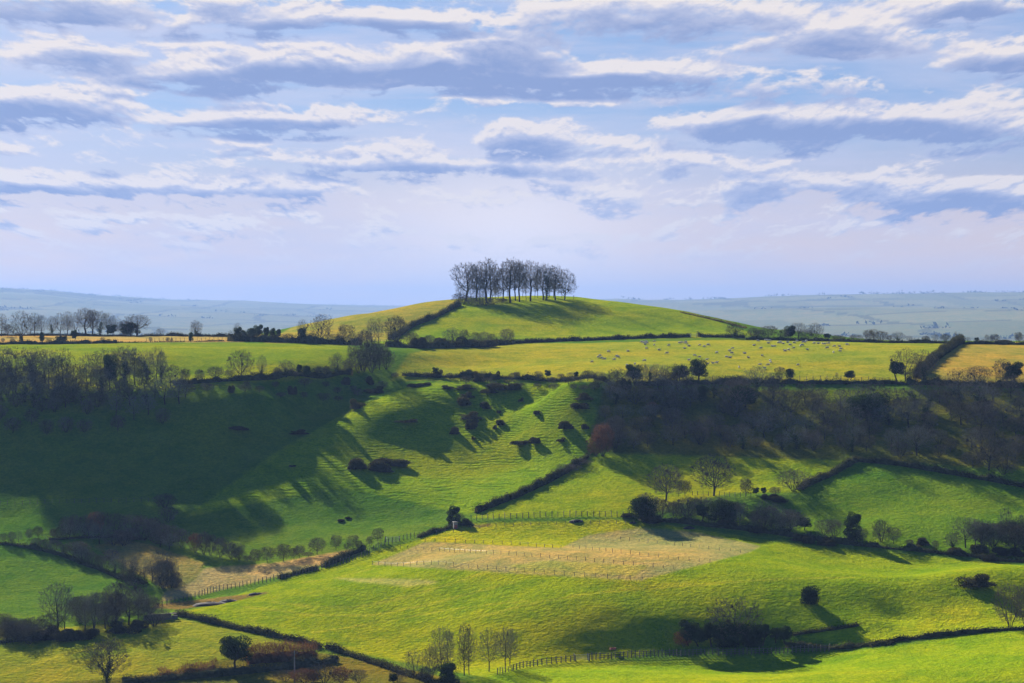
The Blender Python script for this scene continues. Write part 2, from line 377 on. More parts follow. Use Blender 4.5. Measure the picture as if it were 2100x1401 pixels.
# far fields: hedged parcels of pale and dark green in world metres
fx, fy = XX[nr:] / 2.6, YY[nr:] / 2.6
wx = fx + 120 * fbm(fx / 500, fy / 500, 2, 31); wy = fy * .6 + 120 * fbm(fx / 400, fy / 400, 2, 37)
cell = hash2(np.floor(wx / 210 + .5 * np.floor(wy / 190)), np.floor(wy / 190), 4)
far_hedge = (np.minimum(np.abs(wx / 210 - np.round(wx / 210)), np.abs(wy / 190 - np.round(wy / 190))) < .035)
far_wood = (fbm(fx / 420, fy / 700, 4, 51) > .28)
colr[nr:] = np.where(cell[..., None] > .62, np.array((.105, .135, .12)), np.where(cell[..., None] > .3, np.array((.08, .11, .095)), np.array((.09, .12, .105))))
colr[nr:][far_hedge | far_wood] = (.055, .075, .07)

def new_mesh(name, V, Fc, smoothed=False):
    me = bpy.data.meshes.new(name)
    V = np.ascontiguousarray(V, dtype=np.float32); Fc = np.ascontiguousarray(Fc, dtype=np.int32)
    k = Fc.shape[1]; nf = len(Fc)
    me.vertices.add(len(V)); me.vertices.foreach_set('co', V.ravel())
    me.loops.add(nf * k); me.loops.foreach_set('vertex_index', Fc.ravel())
    me.polygons.add(nf); me.polygons.foreach_set('loop_start', np.arange(0, nf * k, k, dtype=np.int32))
    me.polygons.foreach_set('use_smooth', np.full(nf, smoothed, dtype=bool))
    me.update(calc_edges=True)
    return me
def fattr(me, name, data, typ='FLOAT'):
    at_ = me.attributes.new(name, typ, 'POINT')
    if typ == 'FLOAT_COLOR':
        d = np.ones((len(data), 4), np.float32); d[:, :3] = data; at_.data.foreach_set('color', d.ravel())
    else: at_.data.foreach_set('value', np.ascontiguousarray(data, dtype=np.float32))
def link(name, me, mat=None, parent=None):
    o = bpy.data.objects.new(name, me); COL.objects.link(o)
    if mat is not None and (not me.materials): me.materials.append(mat)
    if parent is not None: o.parent = parent
    return o
def tag(o, label=None, cat=None, group=None, kind=None):
    if label: o['label'] = label
    if cat: o['category'] = cat
    if group: o['group'] = group
    if kind: o['kind'] = kind
    return o

nrow, ncol = ZZ.shape
idx = np.arange(nrow * ncol).reshape(nrow, ncol)
quads = np.stack([idx[:-1, :-1], idx[:-1, 1:], idx[1:, 1:], idx[1:, :-1]], -1).reshape(-1, 4)
gm = new_mesh('ground', np.stack([XX, YY, ZZ], -1).reshape(-1, 3), quads, True)
fattr(gm, 'field', colr.reshape(-1, 3), 'FLOAT_COLOR')
fattr(gm, 'tussock', rough.ravel()); fattr(gm, 'terrace', terr.ravel())

def material(name):
    m = bpy.data.materials.new(name); m.use_nodes = True; m.node_tree.nodes.clear()
    return m, G(m.node_tree)
gmat, g = material('pasture')
geo = g.node('ShaderNodeNewGeometry'); pos = geo.outputs['Position']
a1 = g.node('ShaderNodeAttribute', attribute_name='field').outputs['Color']
a2 = g.node('ShaderNodeAttribute', attribute_name='tussock').outputs['Fac']
a3 = g.node('ShaderNodeAttribute', attribute_name='terrace').outputs['Fac']
n_big = g.noise(pos, .028, 4, .6); n_mid = g.noise(pos, .16, 4, .65); n_sm = g.noise(pos, 1.1, 3, .7)
a1 = g.mix(1.0, a1, (2.12, 1.74, .8), 'MULTIPLY')
c = g.mix(g.ramp(n_big, .45, .66, 0, .7), a1, g.mix(1.0, a1, (1.45, 1.08, .9), 'MULTIPLY'))
c = g.mix(g.ramp(n_big, .48, .30, 0, .6), c, g.mix(1.0, c, (.62, .84, .8), 'MULTIPLY'))
c = g.mix(g.ramp(n_mid, .40, .66, 0, .8), c, g.mix(1.0, c, (.60, .78, .75), 'MULTIPLY'))
c = g.mix(g.ramp(n_sm, .38, .62, .0, .7), c, g.mix(1.0, c, (1.6, 1.36, 1.05), 'MULTIPLY'))
speck = g.noise(pos, 1.9, 3, .7)
c = g.mix(g.ramp(speck, .50, .68, 0, .6), c, g.mix(1.0, c, (.35, .46, .5), 'MULTIPLY'))
# relief of the sward: clumps and the level tracks trodden by sheep along the contours
sx, sy, sz = g.sep(pos)[0:3]
wob = g.noise(pos, .10, 3, .6)
ph = g.m('MULTIPLY_ADD', wob, 26.0, g.m('MULTIPLY', sz, 9.5))
ter = g.m('MULTIPLY', g.m('SINE', ph), g.m('MULTIPLY', a3, g.ramp(g.noise(pos, .16, 2, .5), .38, .60)))
aniso = g.v('MULTIPLY', pos, (1.0, 1.0, 1.0))
h = g.m('MULTIPLY', g.noise(aniso, .85, 3, .65), 1.0)
h = g.m('MULTIPLY_ADD', g.noise(aniso, 3.0, 2, .6), .35, h)
h = g.m('MULTIPLY', h, g.m('MULTIPLY_ADD', a2, .55, .20))
h = g.m('MULTIPLY_ADD', ter, .11, h)
bump = g.node('ShaderNodeBump'); g.put(bump.inputs['Height'], h); bump.inputs['Strength'].default_value = 1.0; bump.inputs['Distance'].default_value = 1.0
bs = g.node('ShaderNodeBsdfPrincipled')
g.put(bs.inputs['Base Color'], c); bs.inputs['Roughness'].default_value = .8; bs.inputs['Specular IOR Level'].default_value = .0
g.put(bs.inputs['Normal'], bump.outputs[0])
bs.inputs['Sheen Weight'].default_value = .0; bs.inputs['Sheen Roughness'].default_value = .5
g.put(bs.inputs['Sheen Tint'], g.mix(1.0, c, (3.2, 3.2, 1.6), 'MULTIPLY'))
mo = g.node('ShaderNodeOutputMaterial'); g.l.new(bs.outputs[0], mo.inputs[0])
ground = link('ground', gm, gmat); tag(ground, kind='structure')

# ------------------------------------------------------------------ plant materials
def leafy(name, col, var=(.6, 1.5), trans=.35, scale=.5):
    m, g = material(name)
    oi = g.node('ShaderNodeObjectInfo'); ge = g.node('ShaderNodeNewGeometry')
    n = g.noise(ge.outputs['Position'], scale, 3, .6)
    f = g.m('MULTIPLY_ADD', g.m('SUBTRACT', oi.outputs['Random'], .5), .5, g.ramp(n, .3, .7))
    c = g.mix(g.m('ADD', f, 0.0, clamp=True), tuple(x * var[0] for x in col), tuple(x * var[1] for x in col))
    d = g.node('ShaderNodeBsdfDiffuse'); g.put(d.inputs[0], c)
    if trans:
        t = g.node('ShaderNodeBsdfTranslucent'); g.put(t.inputs[0], g.mix(1.0, c, (1.25, 1.15, .8), 'MULTIPLY'))
        mx = g.node('ShaderNodeMixShader'); mx.inputs[0].default_value = trans
        g.l.new(d.outputs[0], mx.inputs[1]); g.l.new(t.outputs[0], mx.inputs[2]); sh = mx
    else: sh = d
    o = g.node('ShaderNodeOutputMaterial'); g.l.new(sh.outputs[0], o.inputs[0])
    return m
M_BARK = leafy('bark', (.055, .046, .036), trans=0)
M_TWIG = leafy('twigs', (.135, .112, .080), trans=0)
M_TWIG_RED = leafy('russet_twigs', (.17, .085, .050), trans=.2)
M_TWIG_GREY = leafy('grey_twigs', (.165, .155, .115), trans=0)
M_IVY = leafy('ivy', (.030, .052, .014), trans=.25)
M_EVER = leafy('evergreen_leaves', (.026, .045, .016), trans=.25)
M_HEDGE = leafy('hedge_twigs', (.060, .062, .028), trans=.2)
M_SCRUB = leafy('scrub_leaves', (.060, .058, .030), trans=.2)
M_REED = leafy('reddish_scrub', (.16, .085, .04), trans=.25)

rng = random.Random(7)
def norm(v):
    l = math.sqrt(v[0] ** 2 + v[1] ** 2 + v[2] ** 2) or 1; return (v[0] / l, v[1] / l, v[2] / l)
def turn(d, ang, rr):
    """d tilted by ang about a random bearing"""
    a = (rr.gauss(0, 1), rr.gauss(0, 1), rr.gauss(0, 1)); k = a[0] * d[0] + a[1] * d[1] + a[2] * d[2]
    p = norm((a[0] - k * d[0], a[1] - k * d[1], a[2] - k * d[2])); c, s = math.cos(ang), math.sin(ang)
    return (d[0] * c + p[0] * s, d[1] * c + p[1] * s, d[2] * c + p[2] * s)
def grow(out, p, d, L, r, lev, maxlev, rr, spec):
    n = (6, 5, 4, 3, 2)[min(lev, 4)]
    kids, ang, ratio, trop, jit = spec[min(lev, len(spec) - 1)][:5]
    pts = [(p, r)]; st = L / n
    for i in range(n):
        d = norm((d[0] + rr.gauss(0, jit), d[1] + rr.gauss(0, jit), d[2] + rr.gauss(0, jit) + trop))
        q = (p[0] + d[0] * st, p[1] + d[1] * st, p[2] + d[2] * st)
        r2 = r * (1 - .8 * (i + 1) / n) if lev else r * (1 - .7 * (i + 1) / n)
        out.append((p, q, pts[-1][1], r2, lev)); pts.append((q, r2)); p = q
    if lev < maxlev:
        t0 = spec[0][5] if lev == 0 and len(spec[0]) > 5 else .25
        for k in range(kids):
            t = t0 + (1 - t0) * ((k + rr.random()) / kids); f = t * n; i = min(int(f), n - 1); f -= i
            a, b = pts[i][0], pts[i + 1][0]
            q = (a[0] + (b[0] - a[0]) * f, a[1] + (b[1] - a[1]) * f, a[2] + (b[2] - a[2]) * f)
            rb = pts[i][1] * (1 - f) + pts[i + 1][1] * f
            dd = norm((b[0] - a[0], b[1] - a[1], b[2] - a[2]))
            cd = turn(dd, ang * rr.uniform(.7, 1.25), rr)
            if cd[2] < -.15 and lev < 2: cd = norm((cd[0], cd[1], abs(cd[2]) * .3))
            cl = L * ratio * rr.uniform(.75, 1.2) * (1.08 - .5 * t)
            grow(out, q, cd, cl, max(rb * .62, .010), lev + 1, maxlev, rr, spec)
def tubes(segs, sides):
    if not segs: return np.zeros((0, 3)), np.zeros((0, 4), int)
    P0 = np.array([s[0] for s in segs]); P1 = np.array([s[1] for s in segs]); r0 = np.array([s[2] for s in segs]); r1 = np.array([s[3] for s in segs])
    d = P1 - P0; d /= np.linalg.norm(d, axis=1, keepdims=True) + 1e-9
    up = np.where(np.abs(d[:, 2:3]) > .9, np.array([[1., 0, 0]]), np.array([[0., 0, 1]]))
    a = np.cross(d, up); a /= np.linalg.norm(a, axis=1, keepdims=True); b = np.cross(d, a)
    V = np.empty((len(segs), 2, sides, 3)); an = np.arange(sides) * 2 * math.pi / sides
    off = a[:, None] * np.cos(an)[None, :, None] + b[:, None] * np.sin(an)[None, :, None]
    V[:, 0] = P0[:, None] + off * r0[:, None, None]; V[:, 1] = P1[:, None] + off * r1[:, None, None]
    base = np.arange(len(segs))[:, None] * 2 * sides; k = np.arange(sides); k2 = (k + 1) % sides
    Fc = np.stack([base + k, base + k2, base + sides + k2, base + sides + k], -1).reshape(-1, 4)
    return V.reshape(-1, 3), Fc
def join(parts):
    Vs, Fs, o = [], [], 0
    for V, Fc in parts:
        if len(V): Vs.append(V); Fs.append(Fc + o); o += len(V)
    return np.concatenate(Vs), np.concatenate(Fs)
def leaves(C, size, rs, flat=.0):
    """small bent leaf sprays (quads) at the points C"""
    n = len(C); u = rs.normal(size=(n, 3)); u /= np.linalg.norm(u, axis=1, keepdims=True)
    w = rs.normal(size=(n, 3)); w -= (w * u).sum(1, keepdims=True) * u; w /= np.linalg.norm(w, axis=1, keepdims=True)
    s = size * rs.uniform(.6, 1.4, (n, 1))
    V = np.stack([C - u * s, C - w * s * .55, C + u * s, C + w * s * .55], 1).reshape(-1, 3)
    return V, np.arange(n * 4).reshape(n, 4)
def slivers(P, Dv, L, w, rs):
    """thin upright twig blades"""
    n = len(P); Dv = Dv / np.linalg.norm(Dv, axis=1, keepdims=True)
    side = np.cross(Dv, rs.normal(size=(n, 3))); side /= np.linalg.norm(side, axis=1, keepdims=True)
    L = L * rs.uniform(.5, 1.3, (n, 1)); e = P + Dv * L
    V = np.stack([P - side * w, P + side * w, e + side * w * .4, e - side * w * .4], 1).reshape(-1, 3)
    return V, np.arange(n * 4).reshape(n, 4)

# a crown fills its envelope: branches grow step by step towards free space (space colonisation), thickness follows what each limb carries
ENV = {  # crown bottom, radius x of the 10 m plant, height of widest point, shape power, clear bole, roots, twigs per tip, twig length
    'beech':  dict(z0=3.2, r=2.7, zw=7.2, bole=3.0, roots=1, n=1500, tips=3, tl=.75, step=.42),
    'oak':    dict(z0=2.0, r=5.2, zw=5.6, bole=1.8, roots=1, n=900, tips=4, tl=.75, step=.42),
    'ash':    dict(z0=2.4, r=3.4, zw=6.2, bole=2.2, roots=1, n=950, tips=2, tl=.80, step=.42),
    'poplar': dict(z0=1.2, r=1.7, zw=5.5, bole=1.0, roots=1, n=650, tips=3, tl=.85, step=.42),
    'shrub':  dict(z0=1.0, r=5.0, zw=6.2, bole=.2, roots=7, n=1300, tips=4, tl=1.0, step=.45),
    'thorn':  dict(z0=2.0, r=4.2, zw=6.2, bole=1.0, roots=1, n=950, tips=4, tl=1.0, step=.45)}
def colonise(kind, seed):
    e = ENV[kind]; rs = np.random.RandomState(seed); A = []
    ph = rs.rand(6) * 6.28
    while len(A) < e['n']:
        p = rs.uniform(-1, 1, 3); z = e['z0'] + (10 - e['z0']) * (p[2] * .5 + .5)
        zz = (z - e['zw']) / ((10 - e['zw']) if z > e['zw'] else (e['zw'] - e['z0'] + .8))
        a = math.atan2(p[1], p[0]); q = 1 + .16 * math.sin(2 * a + ph[0]) + .12 * math.sin(3 * a + ph[1] + z * .7) + .10 * math.sin(5 * a + ph[2] + z * 1.7)
        rmax = e['r'] * q * math.sqrt(max(0, 1 - zz * zz)); rad = math.hypot(p[0], p[1])
        if rad <= 1 and rad * e['r'] * 1.25 < rmax and (rad * e['r'] * 1.25 > rmax * .25 or rs.rand() < .5): A.append((p[0] * e['r'] * 1.25, p[1] * e['r'] * 1.25, z))
    A = np.array(A); N = []; par = []; dirs = []
    for k in range(e['roots']):
        a = 6.28 * k / e['roots']; off = .0 if e['roots'] == 1 else .35
        N.append(np.array([math.cos(a) * off, math.sin(a) * off, -.3])); par.append(-1)
        d = np.array([math.cos(a) * (.35 if off else .03) + rs.randn() * .05, math.sin(a) * (.35 if off else .03) + rs.randn() * .05, 1.0]); last = len(N) - 1
        for _ in range(int((e['bole'] + .3) / e['step']) + 1):
            d = d / np.linalg.norm(d); N.append(N[last] + d * e['step']); par.append(last); last = len(N) - 1; d = d + rs.randn(3) * .06
    N = [n for n in N]; st = e['step']; kill = st * 1.05
    Nn = np.array(N); alive = np.ones(len(A), bool)
    D2 = ((A[:, None] - Nn[None]) ** 2).sum(-1); best = D2.argmin(1); bd = D2.min(1)
    for it in range(60):
        if not alive.any(): break
        idx = np.where(alive)[0]; tgt = best[idx]
        v = A[idx] - Nn[tgt]; v /= np.linalg.norm(v, axis=1, keepdims=True) + 1e-9
        acc = np.zeros_like(Nn); np.add.at(acc, tgt, v); who = np.unique(tgt)
        dd = acc[who]; dd /= np.linalg.norm(dd, axis=1, keepdims=True) + 1e-9
        dd += rs.normal(size=dd.shape) * .16 + np.array([0, 0, .08]); dd /= np.linalg.norm(dd, axis=1, keepdims=True)
        new = Nn[who] + dd * st; par += list(who); o = len(Nn); Nn = np.concatenate([Nn, new])
        d2 = ((A[:, None] - new[None]) ** 2).sum(-1); k = d2.argmin(1); m = d2[np.arange(len(A)), k]
        upd = m < bd; best[upd] = o + k[upd]; bd[upd] = m[upd]
        alive &= bd > kill ** 2
    n = len(Nn); par = np.array(par); w = np.zeros(n); kids = np.zeros(n, int)
    for i in range(n - 1, -1, -1):
        if w[i] == 0: w[i] = 1
        if par[i] >= 0: w[par[i]] += w[i]; kids[par[i]] += 1
    rad = (.015 if e['roots'] > 5 else .019 if kind == 'beech' else .0135) * w ** .47
    return Nn, par, rad, kids, rs, e
def sweep_bare(kind, seed):
    Nn, par, rad, kids, rs, e = colonise(kind, seed); out = []
    thick = rad.max() * .42
    for i in range(len(Nn)):
        p = par[i]
        if p < 0: continue
        lev = 0 if (rad[i] > thick) else 1
        out.append((tuple(Nn[p]), tuple(Nn[i]), rad[p] if rad[p] < rad[i] * 1.6 else rad[i] * 1.25, rad[i], lev))
    cen = np.array([0, 0, e['z0'] + 1.0])
    fine_ = np.where((rad < max(rad.max() * .12, .034)) & (par >= 0) & (Nn[:, 2] > e['z0'] * .6))[0]
    for i in fine_:
        nt = e['tips'] if kids[i] == 0 else (1 if rs.rand() < .6 else 0)
        d0 = Nn[i] - Nn[par[i]]; d0 /= np.linalg.norm(d0); o = Nn[i] - cen; o /= np.linalg.norm(o)
        for _ in range(nt):
            d = d0 * .8 + o * .7 + rs.randn(3) * .55 + np.array([0, 0, .25]); d /= np.linalg.norm(d)
            L = e['tl'] * rs.uniform(.5, 1.15); m = Nn[i] + d * L * .5; d = d + rs.randn(3) * .25; d /= np.linalg.norm(d); q = m + d * L * .5
            out.append((tuple(Nn[i]), tuple(m), .02, .016, 3)); out.append((tuple(m), tuple(q), .016, .010, 3))
            d2 = d + rs.randn(3) * .6; d2 /= np.linalg.norm(d2); out.append((tuple(m), tuple(m + d2 * L * .45), .014, .010, 3))
    return out, 4
def norm_segs(segs, H=10.0):
    """scale a plant to a known height"""
    z = max(s[1][2] for s in segs); k = H / z
    return [((a[0] * k, a[1] * k, a[2] * k), (b[0] * k, b[1] * k, b[2] * k), r0 * k, r1 * k, l) for a, b, r0, r1, l in segs]

PROTO = {}
def proto(name, parts):
    """parts: list of (part name, mesh, material); returns nothing, remembered by name"""
    w = 0
    for nm, V, Fc, mat, sm in parts:
        w = max(w, np.percentile(np.abs(V[:, :2]), 97))
    lst = []
    for nm, V, Fc, mat, sm in parts:
        me = new_mesh(name + '_' + nm, V, Fc, sm); me.materials.append(mat); lst.append((nm, me))
    PROTO[name] = (lst, 2 * w)
def bare(name, kind, seed, twig=M_TWIG, ivy=0, tw=.016):
    segs, ml = sweep_bare(kind, seed); segs = norm_segs(segs)
    V1, F1 = tubes([s for s in segs if s[4] == 0], 8)
    segs2 = [(a, b, max(r0, tw), max(r1, tw * .8), l) for a, b, r0, r1, l in segs]
    parts = [('trunk', V1, F1, M_BARK, True)]
    V2, F2 = join([tubes([s for s in segs2 if s[4] == 1], 5), tubes([s for s in segs2 if s[4] > 1], 3)])
    parts.append(('crown', V2, F2, twig, False))
    if ivy:
        rs = np.random.RandomState(seed); C = []
        for a, b, r0, r1, l in segs:
            if (l == 0 or (l == 1 and r0 > .07)) and a[2] < 10 * ivy + (l == 0) * 2:
                n = 60 if l == 0 else 10
                t = rs.rand(n, 1); C.append(np.array(a) * (1 - t) + np.array(b) * t + rs.normal(size=(n, 3)) * (.28 + r0 * .9 if l == 0 else .2))
        V3, F3 = leaves(np.concatenate(C), .15, rs); parts.append(('ivy', V3, F3, M_IVY, False))
    proto(name, parts)
def thicket(name, seed, kind='shrub', twig=M_TWIG, leaf=None, nleaf=0, w=.017):
    """many-stemmed shrub or small thorn tree, fine twigs in a rounded head"""
    segs, ml = sweep_bare(kind, seed); segs = norm_segs(segs)
    V1, F1 = tubes([s for s in segs if s[4] == 0], 6)
    V2, F2 = tubes([(a, b, max(r0, w), max(r1, w * .7), l) for a, b, r0, r1, l in segs if l >= 1], 3)
    parts = [('stems' if kind == 'shrub' else 'trunk', V1, F1, M_BARK, True), ('crown', V2, F2, twig, False)]
    if leaf is not None:
        rs = np.random.RandomState(seed); ends = np.array([s[1] for s in segs if s[4] >= 2])
        C = ends[rs.randint(0, len(ends), nleaf)] + rs.normal(size=(nleaf, 3)) * .22
        V3, F3 = leaves(C, .15, rs); parts.append(('foliage', V3, F3, leaf, False))
    proto(name, parts)
def mound(name, seed, lobes, shape, mat, n=9000, size=.13, stem=None, capsule=False):
    """evergreen or bramble body: leaf sprays in the outer shell of several uneven lobes. lobes in a 10 m high unit"""
    rs = np.random.RandomState(seed); C = []; cores = []
    wx, wz0 = shape
    for i in range(lobes):
        a = rs.rand() * 6.28; rad = rs.rand() ** .6 * wx * .55
        z = wz0 + (10 - wz0) * rs.uniform(.12 if wz0 < 0 else .22, .84); s = rs.uniform(.15, .30) * min(wx * 1.3, 10 - wz0)
        if i == 0: a, rad, z, s = 0, 0, wz0 + (10 - wz0) * .55, .30 * (10 - wz0)
        if capsule: rad = rs.rand() * .9; z = 1.5 + 6.0 * i / lobes; s = rs.uniform(2.3, 3.0)
        c = np.array([math.cos(a) * rad, math.sin(a) * rad, z]); k = n // lobes
        d = rs.normal(size=(k, 3)); d /= np.linalg.norm(d, axis=1, keepdims=True)
        rr_ = rs.uniform(.35, 1.30, (k, 1)) ** .5 * s * (1 + .25 * vnoise(d[:, 0] * 3 + seed, d[:, 1] * 3 + d[:, 2] * 3, i))[:, None]
        C.append(c + d * rr_ * np.array([1.1, 1.1, .95])); cores.append((c, s * .62))
    C = np.concatenate(C); C = C[C[:, 2] > 0.0]
    C[:, 2] *= 10.0 / np.percentile(C[:, 2], 99.7)
    V, Fc = leaves(C, size * 1.6, rs)
    parts = []
    if stem:
        rr = random.Random(seed); sg = []
        for q in range(stem): grow(sg, (rr.gauss(0, .15), rr.gauss(0, .15), -.3), norm((rr.gauss(0, .22), rr.gauss(0, .22), 1)), 7.5, .30, 0, 1, rr, [(6, R(40), .45, .02, .08, .35), (0, 0, 0, 0, .1)])
        V1, F1 = tubes(sg, 6); parts.append(('trunk', V1, F1, M_BARK, True))
    parts.append(('crown' if stem else 'foliage', V, Fc, mat, False))
    proto(name, parts)

for i in range(4): bare('beech_%d' % i, 'beech', 11 + i, tw=.015)
for i in range(3): bare('oak_%d' % i, 'oak', 21 + i)
for i in range(3): bare('ash_%d' % i, 'ash', 31 + i, M_TWIG_GREY, tw=.017)
for i in range(2): bare('ivyash_%d' % i, 'ash', 41 + i, M_TWIG_GREY, ivy=.75, tw=.015)
bare('ivyoak_0', 'oak', 51, M_TWIG, ivy=.62)
for i in range(2): bare('poplar_%d' % i, 'poplar', 61 + i)
for i in range(4): thicket('shrub_%d' % i, 71 + i, w=.019)
for i in range(2): thicket('thorn_%d' % i, 81 + i, 'thorn', leaf=M_SCRUB, nleaf=1500)
for i in range(2): thicket('russet_%d' % i, 91 + i, twig=M_TWIG_RED, leaf=M_TWIG_RED, nleaf=3500)
mound('ivytree_0', 101, 17, (4.6, 1.0), M_IVY, 9000, .13, stem=1)
mound('ivytree_1', 102, 20, (5.4, .6), M_IVY, 10000, .13, stem=1)
mound('ivytree_2', 103, 14, (3.4, 2.2), M_IVY, 8000, .13, stem=1)
mound('evergreen_0', 111, 18, (5.4, -.6), M_EVER, 12000, .13, stem=1)
mound('evergreen_1', 112, 8, (4.0, -.6), M_EVER, 12000, .13, capsule=True)
for i in range(3): mound('scrub_%d' % i, 121 + i, 9 + 2 * i, (11 + 3 * i, -6.), M_SCRUB, 12000, .28)
print('protos', len(PROTO))

# ------------------------------------------------------------------ placing plants
REG = []      # (object, screen x, screen y, group phrase, noun)
KIND = {  # proto family: object name, category, noun in the label, group noun
    'beech': ('beech_tree', 'tree', 'bare beech tree'), 'oak': ('oak_tree', 'tree', 'spreading bare tree'), 'ash': ('ash_tree', 'tree', 'bare grey tree'),
    'ivyash': ('ash_tree', 'tree', 'bare ivy-trunked tree'), 'ivyoak': ('oak_tree', 'tree', 'ivy-laden bare tree'), 'poplar': ('poplar_tree', 'tree', 'slim upright bare tree'),
    'shrub': ('hazel_bush', 'bush', 'leafless bush'), 'thorn': ('hawthorn_tree', 'tree', 'twiggy thorn tree'), 'russet': ('russet_tree', 'tree', 'rusty red-brown tree'),
    'ivytree': ('ivy_clad_tree', 'tree', 'ivy-smothered tree'), 'evergreen': ('evergreen_tree', 'tree', 'dark rounded evergreen'), 'scrub': ('scrub_bush', 'bush', 'low dark scrub bush')}
COUNTS = {k: sum(1 for p in PROTO if p.rsplit('_', 1)[0] == k) for k in KIND}
def plant(fam, px, py, hpx, wpx=None, where='', group=None, lean=0.0, variant=None, sink=0.0, adj=''):
    v = variant if variant is not None else rng.randrange(COUNTS[fam])
    lst, w0 = PROTO['%s_%d' % (fam, v)]
    x, y, z = at(px, py)
    h = hpx * y / F; w = (wpx * y / F) if wpx else None
    sz = h / 10.0
    sx = (w / w0) if w else sz * rng.uniform(.9, 1.12)
    nm, cat, noun = KIND[fam]
    root = bpy.data.objects.new(nm, None); COL.objects.link(root)
    root.empty_display_size = .5
    root.location = (x, y, z - .05 - sink); root.rotation_euler = (0, lean, rng.uniform(0, 6.28) if not lean else 0)
    root.scale = (sx, sx, sz)
    for pn, me in lst:
        o = bpy.data.objects.new(pn, me); COL.objects.link(o); o.parent = root
    root['category'] = cat
    REG.append([root, px, py, where, (adj + ' ' if adj else '') + noun, group or where, hpx])
    return root

# ================================================================== what stands where (photo pixels looked up on the ground)
# -- the clump on the round hill
w = 'in the clump on the round hilltop'; G_ = 'trees on the round hilltop'
for fam, x, y, h, wd, ad in [
    ('ash', 944, 614, 34, 22, 'small leaning'), ('beech', 956, 618, 82, 52, ''), ('beech', 977, 618, 78, 44, ''), ('beech', 998, 621, 95, 52, 'tall'), ('beech', 1005, 619, 78, 40, ''),
    ('ash', 983, 622, 52, 26, ''), ('ash', 966, 622, 44, 24, 'small'), ('ash', 990, 622, 44, 20, 'small'), ('ash', 1016, 614, 50, 22, 'small'), ('beech', 1031, 613, 68, 30, ''), ('beech', 1047, 616, 90, 50, 'tall'),
    ('beech', 1057, 612, 80, 30, ''), ('beech', 1065, 614, 82, 36, ''), ('ash', 1079, 612, 60, 24, ''), ('beech', 1088, 613, 82, 42, ''), ('ash', 1103, 611, 58, 24, ''), ('beech', 1114, 611, 70, 34, ''),
    ('ivyash', 1121, 611, 74, 36, ''), ('ash', 1135, 611, 50, 24, 'small'), ('beech', 1139, 611, 70, 34, ''), ('ash', 1152, 611, 46, 20, 'small'), ('oak', 1158, 611, 62, 54, ''),
    ('ash', 1040, 611, 46, 20, 'small'), ('ash', 1072, 610, 44, 18, 'thin'), ('ash', 1097, 610, 48, 20, 'thin'), ('ash', 1127, 610, 44, 18, 'thin'), ('thorn', 1022, 612, 26, 20, ''), ('ash', 1010, 616, 40, 20, 'thin')]:
    dy = 5 if (fam == 'beech' or h > 58) and y < 617 else 0
    plant(fam, x, y + dy, h + dy, wd, w, G_, adj=ad)
for x, y, h, wd in [(941, 620, 20, 26), (952, 623, 18, 28), (966, 625, 18, 28), (980, 627, 18, 30), (996, 627, 18, 30), (1012, 624, 14, 26), (1030, 620, 9, 24)]:
    plant('shrub', x, y, h, wd, 'under the hilltop clump', 'undergrowth on the round hilltop')
# -- the skyline row on the left
w = 'in the left skyline row'; G_ = 'trees along the left skyline'
for fam, x, y, h, wd, ad in [
    ('ash', 3, 690, 48, 30, ''), ('thorn', 16, 690, 26, 22, ''), ('oak', 44, 702, 68, 44, 'tall'), ('ash', 70, 690, 50, 34, ''), ('ash', 84, 690, 46, 26, ''), ('ivyash', 106, 688, 42, 26, ''), ('ash', 124, 690, 50, 30, 'pale'),
    ('ash', 138, 689, 52, 28, 'pale'), ('ash', 153, 688, 50, 28, ''), ('beech', 176, 689, 60, 40, 'tall'), ('beech', 190, 688, 56, 34, ''), ('ivyash', 206, 688, 54, 36, ''), ('ash', 220, 688, 50, 30, ''), ('ash', 234, 688, 44, 28, ''),
    ('ivytree', 229, 688, 24, 18, ''), ('shrub', 256, 688, 36, 34, ''), ('beech', 281, 688, 47, 46, 'round'), ('ivytree', 268, 688, 28, 34, 'broad'), ('ash', 329, 685, 17, 18, 'tiny'), ('ivyoak', 402, 687, 34, 28, 'lone')]:
    plant(fam, x, y, h, wd, w, G_, adj=ad)
for x, h, wd in [(6, 10, 10), (25, 9, 12), (43, 14, 8), (86, 22, 10), (100, 8, 12), (121, 14, 12), (132, 14, 12), (152, 26, 14), (210, 12, 8), (222, 8, 8), (309, 12, 8), (344, 12, 9), (352, 11, 6), (392, 22, 8)]:
    plant('ivytree' if h > 12 else 'thorn', x, 703, h, wd, 'on the left tan strip hedge', 'bushes in the hedge under the tan strip')
w = 'in the hedge left of the hill'; G_ = 'trees in the hedge at the left foot of the hill'
for fam, x, y, h, wd, ad in [
    ('ash', 487, 697, 36, 18, 'pale'), ('ivytree', 488, 699, 28, 14, ''), ('ivytree', 499, 699, 22, 12, ''), ('ivytree', 515, 699, 26, 20, ''), ('ivytree', 530, 698, 32, 16, ''), ('ivytree', 546, 699, 28, 14, ''), ('ivytree', 560, 699, 26, 12, ''),
    ('ivytree', 571, 699, 24, 12, ''), ('thorn', 590, 701, 18, 24, ''), ('ivyash', 621, 703, 50, 24, ''), ('ivytree', 618, 703, 30, 16, ''), ('oak', 660, 703, 62, 46, 'tall'), ('thorn', 640, 703, 20, 24, ''), ('shrub', 685, 705, 22, 28, ''),
    ('thorn', 710, 706, 42, 34, ''), ('thorn', 698, 707, 20, 24, ''), ('ash', 762, 705, 54, 26, ''), ('ash', 777, 705, 54, 24, ''), ('shrub', 812, 708, 64, 54, 'fan-shaped'), ('shrub', 748, 706, 32, 28, '')]:
    plant(fam, x, y, h, wd, w, G_, adj=ad)
